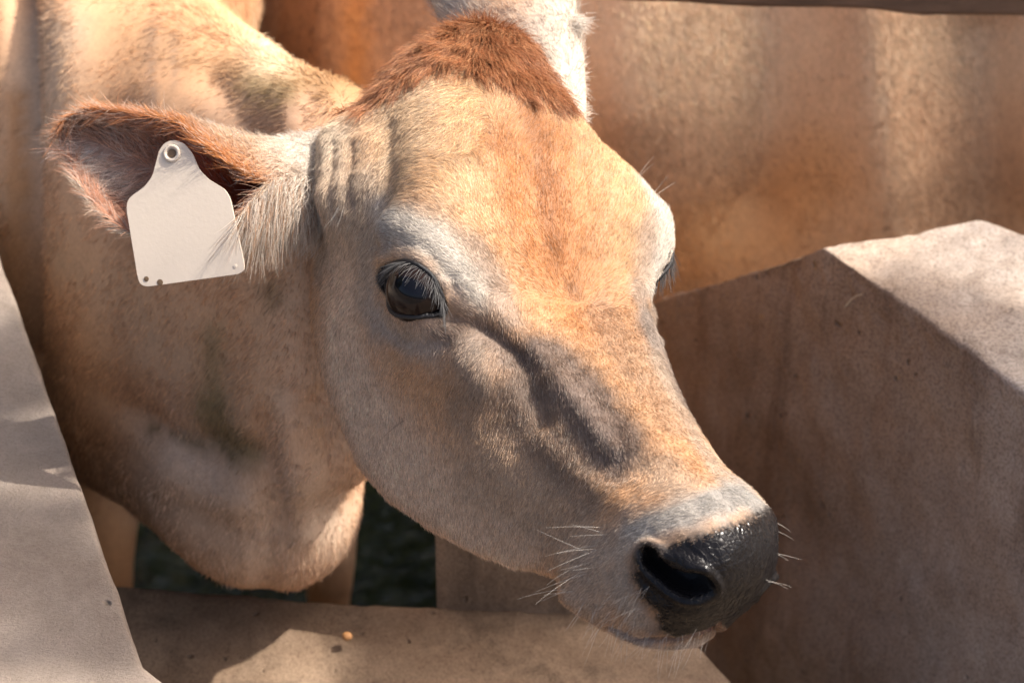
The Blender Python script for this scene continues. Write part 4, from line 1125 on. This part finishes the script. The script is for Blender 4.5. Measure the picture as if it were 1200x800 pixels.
# ------------------------------------------------------------------ wooden rail at the top
k = NT('rail_wood'); o = k.pos(); mpw = k.n('Mapping', i0=o); mpw.inputs['Scale'].default_value = (1, 12, 12)
c = k.ramp(k.noise(6, 6, .7, mpw.outputs[0]), [(.3, (.06,.035,.022)), (.7, (.14,.085,.055))])
b = k.bsdf(c, .75, .3, k.bump(k.noise(20, 5, .7, mpw.outputs[0]), .5, .003)); WOOD = k.done(b.outputs[0])
def beam(name, a, b_, w, h, mat, seg=40):
    a = np.array(a); b_ = np.array(b_); T = norm(b_-a); s = norm(np.cross(T, np.array([0, 0, 1.]))); u = np.cross(s, T)
    prof = [(-1,-.85),(-.85,-1),(.85,-1),(1,-.85),(1,.85),(.85,1),(-.85,1),(-1,.85)]
    G = np.array([[a+(b_-a)*i/seg+s*w/2*x+u*h/2*y for x, y in prof] for i in range(seg+1)])
    q = G.reshape(-1, 3); G = (q+(vnoise(q, 30, 3)[:, None]-.5)*.004).reshape(G.shape)
    V, F = with_caps(G)
    me = bpy.data.meshes.new(name); me.from_pydata(V.tolist(), [], [tuple(dict.fromkeys(f)) for f in F]); me.materials.append(mat); return me
ra = P(600, -52, 2.32); rb = P(1700, -8, 2.45)
rl = link('wooden_rail', beam('wooden_rail', ra, rb, .05, .055, WOOD)); tag(rl, 'brown horizontal rail crossing above the other cow at the top right', 'rail')

# ------------------------------------------------------------------ the cow behind
B2 = np.array([1.0, .08, 0])
def side_rows(pts):
    return [(w3(x, y+.30, zt), w3(x, y-.17, zb), w) for x, y, zt, zb, w in pts]
T2 = slab_loft(side_rows([(-.36,2.74,1.08,.80,.05),(-.30,2.72,1.14,.62,.12),(-.20,2.66,1.2,.50,.20),(-.02,2.58,1.22,.42,.28),(.25,2.55,1.22,.36,.31),(.6,2.56,1.21,.34,.33),(.95,2.60,1.21,.38,.31),(1.25,2.64,1.22,.48,.24),(1.45,2.66,1.22,.60,.18),(1.6,2.67,1.25,.78,.13),(1.8,2.68,1.34,.95,.10),(1.98,2.69,1.40,1.08,.07)]), power=2.15)
L2 = [slab_loft(leg_rows(*a)) for a in ((.14,2.45,.80,.16,2.48,.07,False),(.14,2.75,.80,.14,2.78,.07,False),(1.25,2.50,.7,1.25,2.48,.055),(1.25,2.78,.7,1.27,2.79,.055))]
HD2 = slab_loft([(w3(1.92,2.69,1.44),w3(1.9,2.69,1.22),.05),(w3(2.02,2.69,1.45),w3(1.98,2.69,1.18),.085),(w3(2.14,2.69,1.38),w3(2.06,2.69,1.12),.085),(w3(2.28,2.68,1.26),w3(2.2,2.68,1.08),.06),(w3(2.38,2.68,1.17),w3(2.30,2.68,1.04),.055),(w3(2.42,2.68,1.11),w3(2.36,2.68,1.05),.04)], nu=60)
V2, N2, F2 = fuse([T2, HD2]+L2, .014, 'cow_body', 8)
x2, y2, d2 = proj(V2)
ft = (vnoise(V2, 6, 31)-.5)*.018+(vnoise(V2, 18, 32)-.5)*.002
V2 = V2+N2*ft[:, None]
V2 = sculpt_body(V2, N2, [([(1010,-40),(1030,120),(1050,300)], 42, .030), ([(895,-40),(900,120),(880,240)], 46, -.030), ([(1150,40),(1160,280)], 48, -.028), ([(760,-40),(740,120)], 60, .020), ([(1210,-40),(1230,200)], 40, .02), ([(650,120),(700,300)], 40, -.012)])
C2 = paint_body(V2, N2, (.58,.38,.23), [  # lit and shaded zones of the flank are painted into the coat
 ([(350,-40),(350,110)], 40, (.25,.125,.06), .95),  # shadow at the rump end painted dark brown
 ([(420,-40),(420,110)], 18, (.62,.34,.13), .95),  # sunlit strip beside it painted orange
 ([(480,-40),(480,60)], 40, (.46,.31,.20), .8),
 ([(700,40),(900,60)], 100, (.74,.55,.36), .95),  # sunlit upper flank painted paler
 ([(680,280),(800,290),(900,260),(980,190)], 60, (.58,.32,.13), .8),
 ([(1010,120),(1050,200),(1030,270)], 45, (.70,.50,.32), .8),  # another lit patch painted paler
 ([(1100,50),(1200,60)], 60, (.64,.48,.32), .8),
 ([(1100,250),(1180,230)], 60, (.34,.20,.11), .7)])
cow2 = empty('cow', (.4, 2.58, 0))
tag(cow2, 'brown cow standing sideways behind, dappled flank filling the upper right', 'cow')
me = mesh_from('body', V2-np.array([.4, 2.58, 0]), F2, HIDE); set_attr(me, 'coat', C2); set_attr(me, 'skin', np.zeros(len(V2)), 'POINT', 'FLOAT')
b2 = link('body', me, cow2)
pts, c_, r_ = body_hair(V2, N2, F2, C2, 90000, (290, -30, 1230, 380), 3.2, (.5, -.1, -1.0), .004, .007, .0004, b2, 'coat_hair', False, .12)
make_hair('coat_hair', pts, np.full(len(pts), r_), c_, b2, .25, (.4, 2.58, 0))

# ------------------------------------------------------------------ unseen trees added round the yard to block sky reflections in the water
k = NT('tree_leaf'); o = k.pos()
lc_ = k.ramp(k.noise(2.5, 4, .7, o), [(.3, (.030,.055,.014)), (.55, (.055,.085,.024)), (.75, (.10,.13,.04))])
b = k.bsdf(lc_, .5, .4); tr = k.n('BsdfTranslucent', i0=lc_); LEAF = k.done(k.n('MixShader', i0=.3, i1=b.outputs[0], i2=tr.outputs[0]).outputs[0])
k = NT('tree_bark'); o = k.pos(); b = k.bsdf(k.ramp(k.noise(20, 5, .7, o), [(.3, (.05,.035,.025)), (.7, (.14,.11,.08))]), .85, .2, k.bump(k.noise(40, 5), .7, .02)); BARK = k.done(b.outputs[0])
def limb(path, r0, r1, m=8):
    p = np.array(path, float); x = np.arange(len(p)); q = natural_cubic(x, p, np.linspace(0, len(p)-1, 6*len(p)))
    return tube(q, np.linspace(r0, r1, len(q)), False, m)
def leaves(clumps, per, size):
    C = []; 
    for c, r in clumps:
        n = int(per*(r/.5)**2)+6
        d = rng.normal(0, 1, (n, 3)); d = norm(d)*rng.random((n, 1))**.4*r; C.append(np.array(c)+d)
    C = np.concatenate(C); n = len(C); a = norm(rng.normal(0, 1, (n, 3))); b_ = norm(np.cross(a, rng.normal(0, 1, (n, 3)))); s = size*rng.uniform(.6, 1.3, (n, 1))
    V = np.stack([C-a*s, C+b_*s*.42, C+a*s, C-b_*s*.42], 1).reshape(-1, 3)
    return V, np.arange(4*n).reshape(-1, 4)
def tree(x, y, h, r, label, group=None, n=70):
    t = empty('tree', (x, y, 0)); tag(t, label, 'tree', group)
    parts = [limb([(x,y,-.1),(x+.1,y,h*.3),(x-.1,y+.1,h*.7)], .06*h**.8*.6, .05)]
    cl = []
    for i in range(n):
        a = rng.random()*2*np.pi; rr_ = r*rng.random()**.5; z = h*(.18+.82*rng.random()); k_ = math.sin(min(1, (z/h-.1)/.9)*np.pi*.9+.25)
        cl.append(((x+math.cos(a)*rr_*k_, y+math.sin(a)*rr_*k_, z), r*rng.uniform(.16, .34)))
        if i < 9: parts.append(limb([(x, y, h*.25+.05*i*h*.6), ((x+cl[-1][0][0])/2, (y+cl[-1][0][1])/2, (h*.3+z)/2), cl[-1][0]], .06, .015))
    V = []; F = []; o_ = 0
    for v, f in parts: V.append(v); F.append(f+o_); o_ += len(v)
    link('trunk', mesh_from('trunk', np.concatenate(V)-np.array([x, y, 0]), np.concatenate(F), BARK), t)
    v, f = leaves(cl, 130, .13); link('crown', mesh_from('crown', v-np.array([x, y, 0]), f, LEAF, False), t)
    return t
for i, (x, y, h, r) in enumerate([(-7,9,8,3.2),(-3.2,8.4,8.6,3.2),(.6,9.0,8.2,3.2),(4.3,9.2,8.2,3.2),(8,8,7.5,3),(-9.5,4.5,7,3)]):
    tree(x, y, h, r, ['broad leafy tree beyond the yard, out past the left cow','bushy green tree standing behind the fawn cow','dense tree straight behind the two cows','leafy tree beyond the brown cow','tree at the right edge of the yard','tree to the left of the yard'][i], 'trees around the cattle yard')

# ------------------------------------------------------------------ unseen shade tree over the yard, leaf clumps added along the sun for dapples
def shade_tree():
    bx_, by_ = 8.2, 5.0
    t = empty('tree', (bx_, by_, 0)); tag(t, 'shade tree at the right of the yard, its branches reaching high over the cattle', 'tree')
    cl = []
    for (px, py, d, r, s) in SHADES:
        if d == 0:      # falls on the flank of the brown cow
            x_, y_, d_ = proj(V2); m_ = (np.abs(x_-px) < 14) & (np.abs(y_-py) < 14); d = d_[m_].min()
        c = (P(px, py, d) if d > 0 else opl(px, py, .60 if d == -1 else ZT))+SUN*s; cl.append((tuple(c), r))
    rn = np.random.default_rng(3)
    ends = [c for c, r in cl]
    for i in range(46):     # the rest of the crown
        a = rn.random()*2*np.pi; q = (bx_+math.cos(a)*2.0*rn.random()**.5, by_+.6+math.sin(a)*2.0*rn.random()**.5, 4.6+2.4*rn.random()); cl.append((q, rn.uniform(.45, .8)))
    parts = [limb([(bx_, by_, -.1), (bx_-.1, by_, 1.6), (bx_-.5, by_-.2, 3.2), (bx_-.4, by_, 5.4)], .19, .06)]
    hub = np.array([bx_-.5, by_-.2, 3.6])
    for e in ends:
        e = np.array(e); mid = (e+hub)/2+np.array([.3, .5, .7]); parts.append(limb([hub, mid, e], .016, .003, 6))
    V = []; F = []; o_ = 0
    for v, f in parts: V.append(v); F.append(f+o_); o_ += len(v)
    base_ = np.array([bx_, by_, 0])
    link('trunk', mesh_from('trunk', np.concatenate(V)-base_, np.concatenate(F), BARK), t)
    v1, f1 = leaves([c for c in cl[:len(ends)]], 3400, .045); v2, f2 = leaves(cl[len(ends):], 130, .10)
    link('crown', mesh_from('crown', np.concatenate([v1, v2])-base_, np.concatenate([f1, f2+len(v1)]), LEAF, False), t)
SHADES = [(10,430,-2,.06,4.4),(30,640,-2,.06,4.3),(90,745,-2,.05,4.5),
 (540,745,-1,.08,4.4),(630,755,-1,.10,4.3),(720,755,-1,.11,4.5),(800,780,-1,.11,4.4),(600,815,-1,.09,4.4),(700,840,-1,.11,4.4),
 (880,190,0,.10,4.0),(915,90,0,.10,4.1),(950,10,0,.08,4.0),(1160,200,0,.14,4.2),(1110,110,0,.07,4.0),(690,300,0,.10,4.1),(850,300,0,.10,4.0),(1190,90,0,.06,4.0)]
shade_tree()
# ------------------------------------------------------------------ small things
def pebble(px, py, z, r, colr, name, label, cat):
    bm = bmesh.new(); bmesh.ops.create_icosphere(bm, subdivisions=3, radius=r)
    for v in bm.verts: v.co *= 1+.25*(mnoise.noise(v.co*120)); v.co.z *= .75
    for f in bm.faces: f.smooth = True
    me = bpy.data.meshes.new(name); bm.to_mesh(me); bm.free()
    k = NT(name+'_surface'); me.materials.append(k.done(k.bsdf(k.mix(k.noise(300, 4), colr, tuple(.5*x for x in colr)), .7).outputs[0]))
    o = link(name, me); o.location = Vector(opl(px, py, z)); tag(o, label, cat); return o
def strand_thing(name, a, b_, r, colr, label, cat):
    mid = (a+b_)/2+np.array([0, 0, .004]); v, f = limb([a, mid, b_], r, r*.5, 6)
    k = NT(name+'_surface'); o = link(name, mesh_from(name, v, f, k.done(k.bsdf(colr, .5).outputs[0]))); tag(o, label, cat)
A_ = opl(1003, 354, .80); strand_thing('straw', A_+w3(-.012,-.012,0), opl(1026, 335, .835)+w3(-.012,-.012,0), .0007, (.62,.56,.44), 'thin pale stalk stuck to the shaded side of the tall concrete wall', 'straw')
pebble(406, 745, .607, .0042, (.42, .20, .07), 'feed_pellet', 'small orange-brown feed pellet lying on the concrete sill', 'pellet')
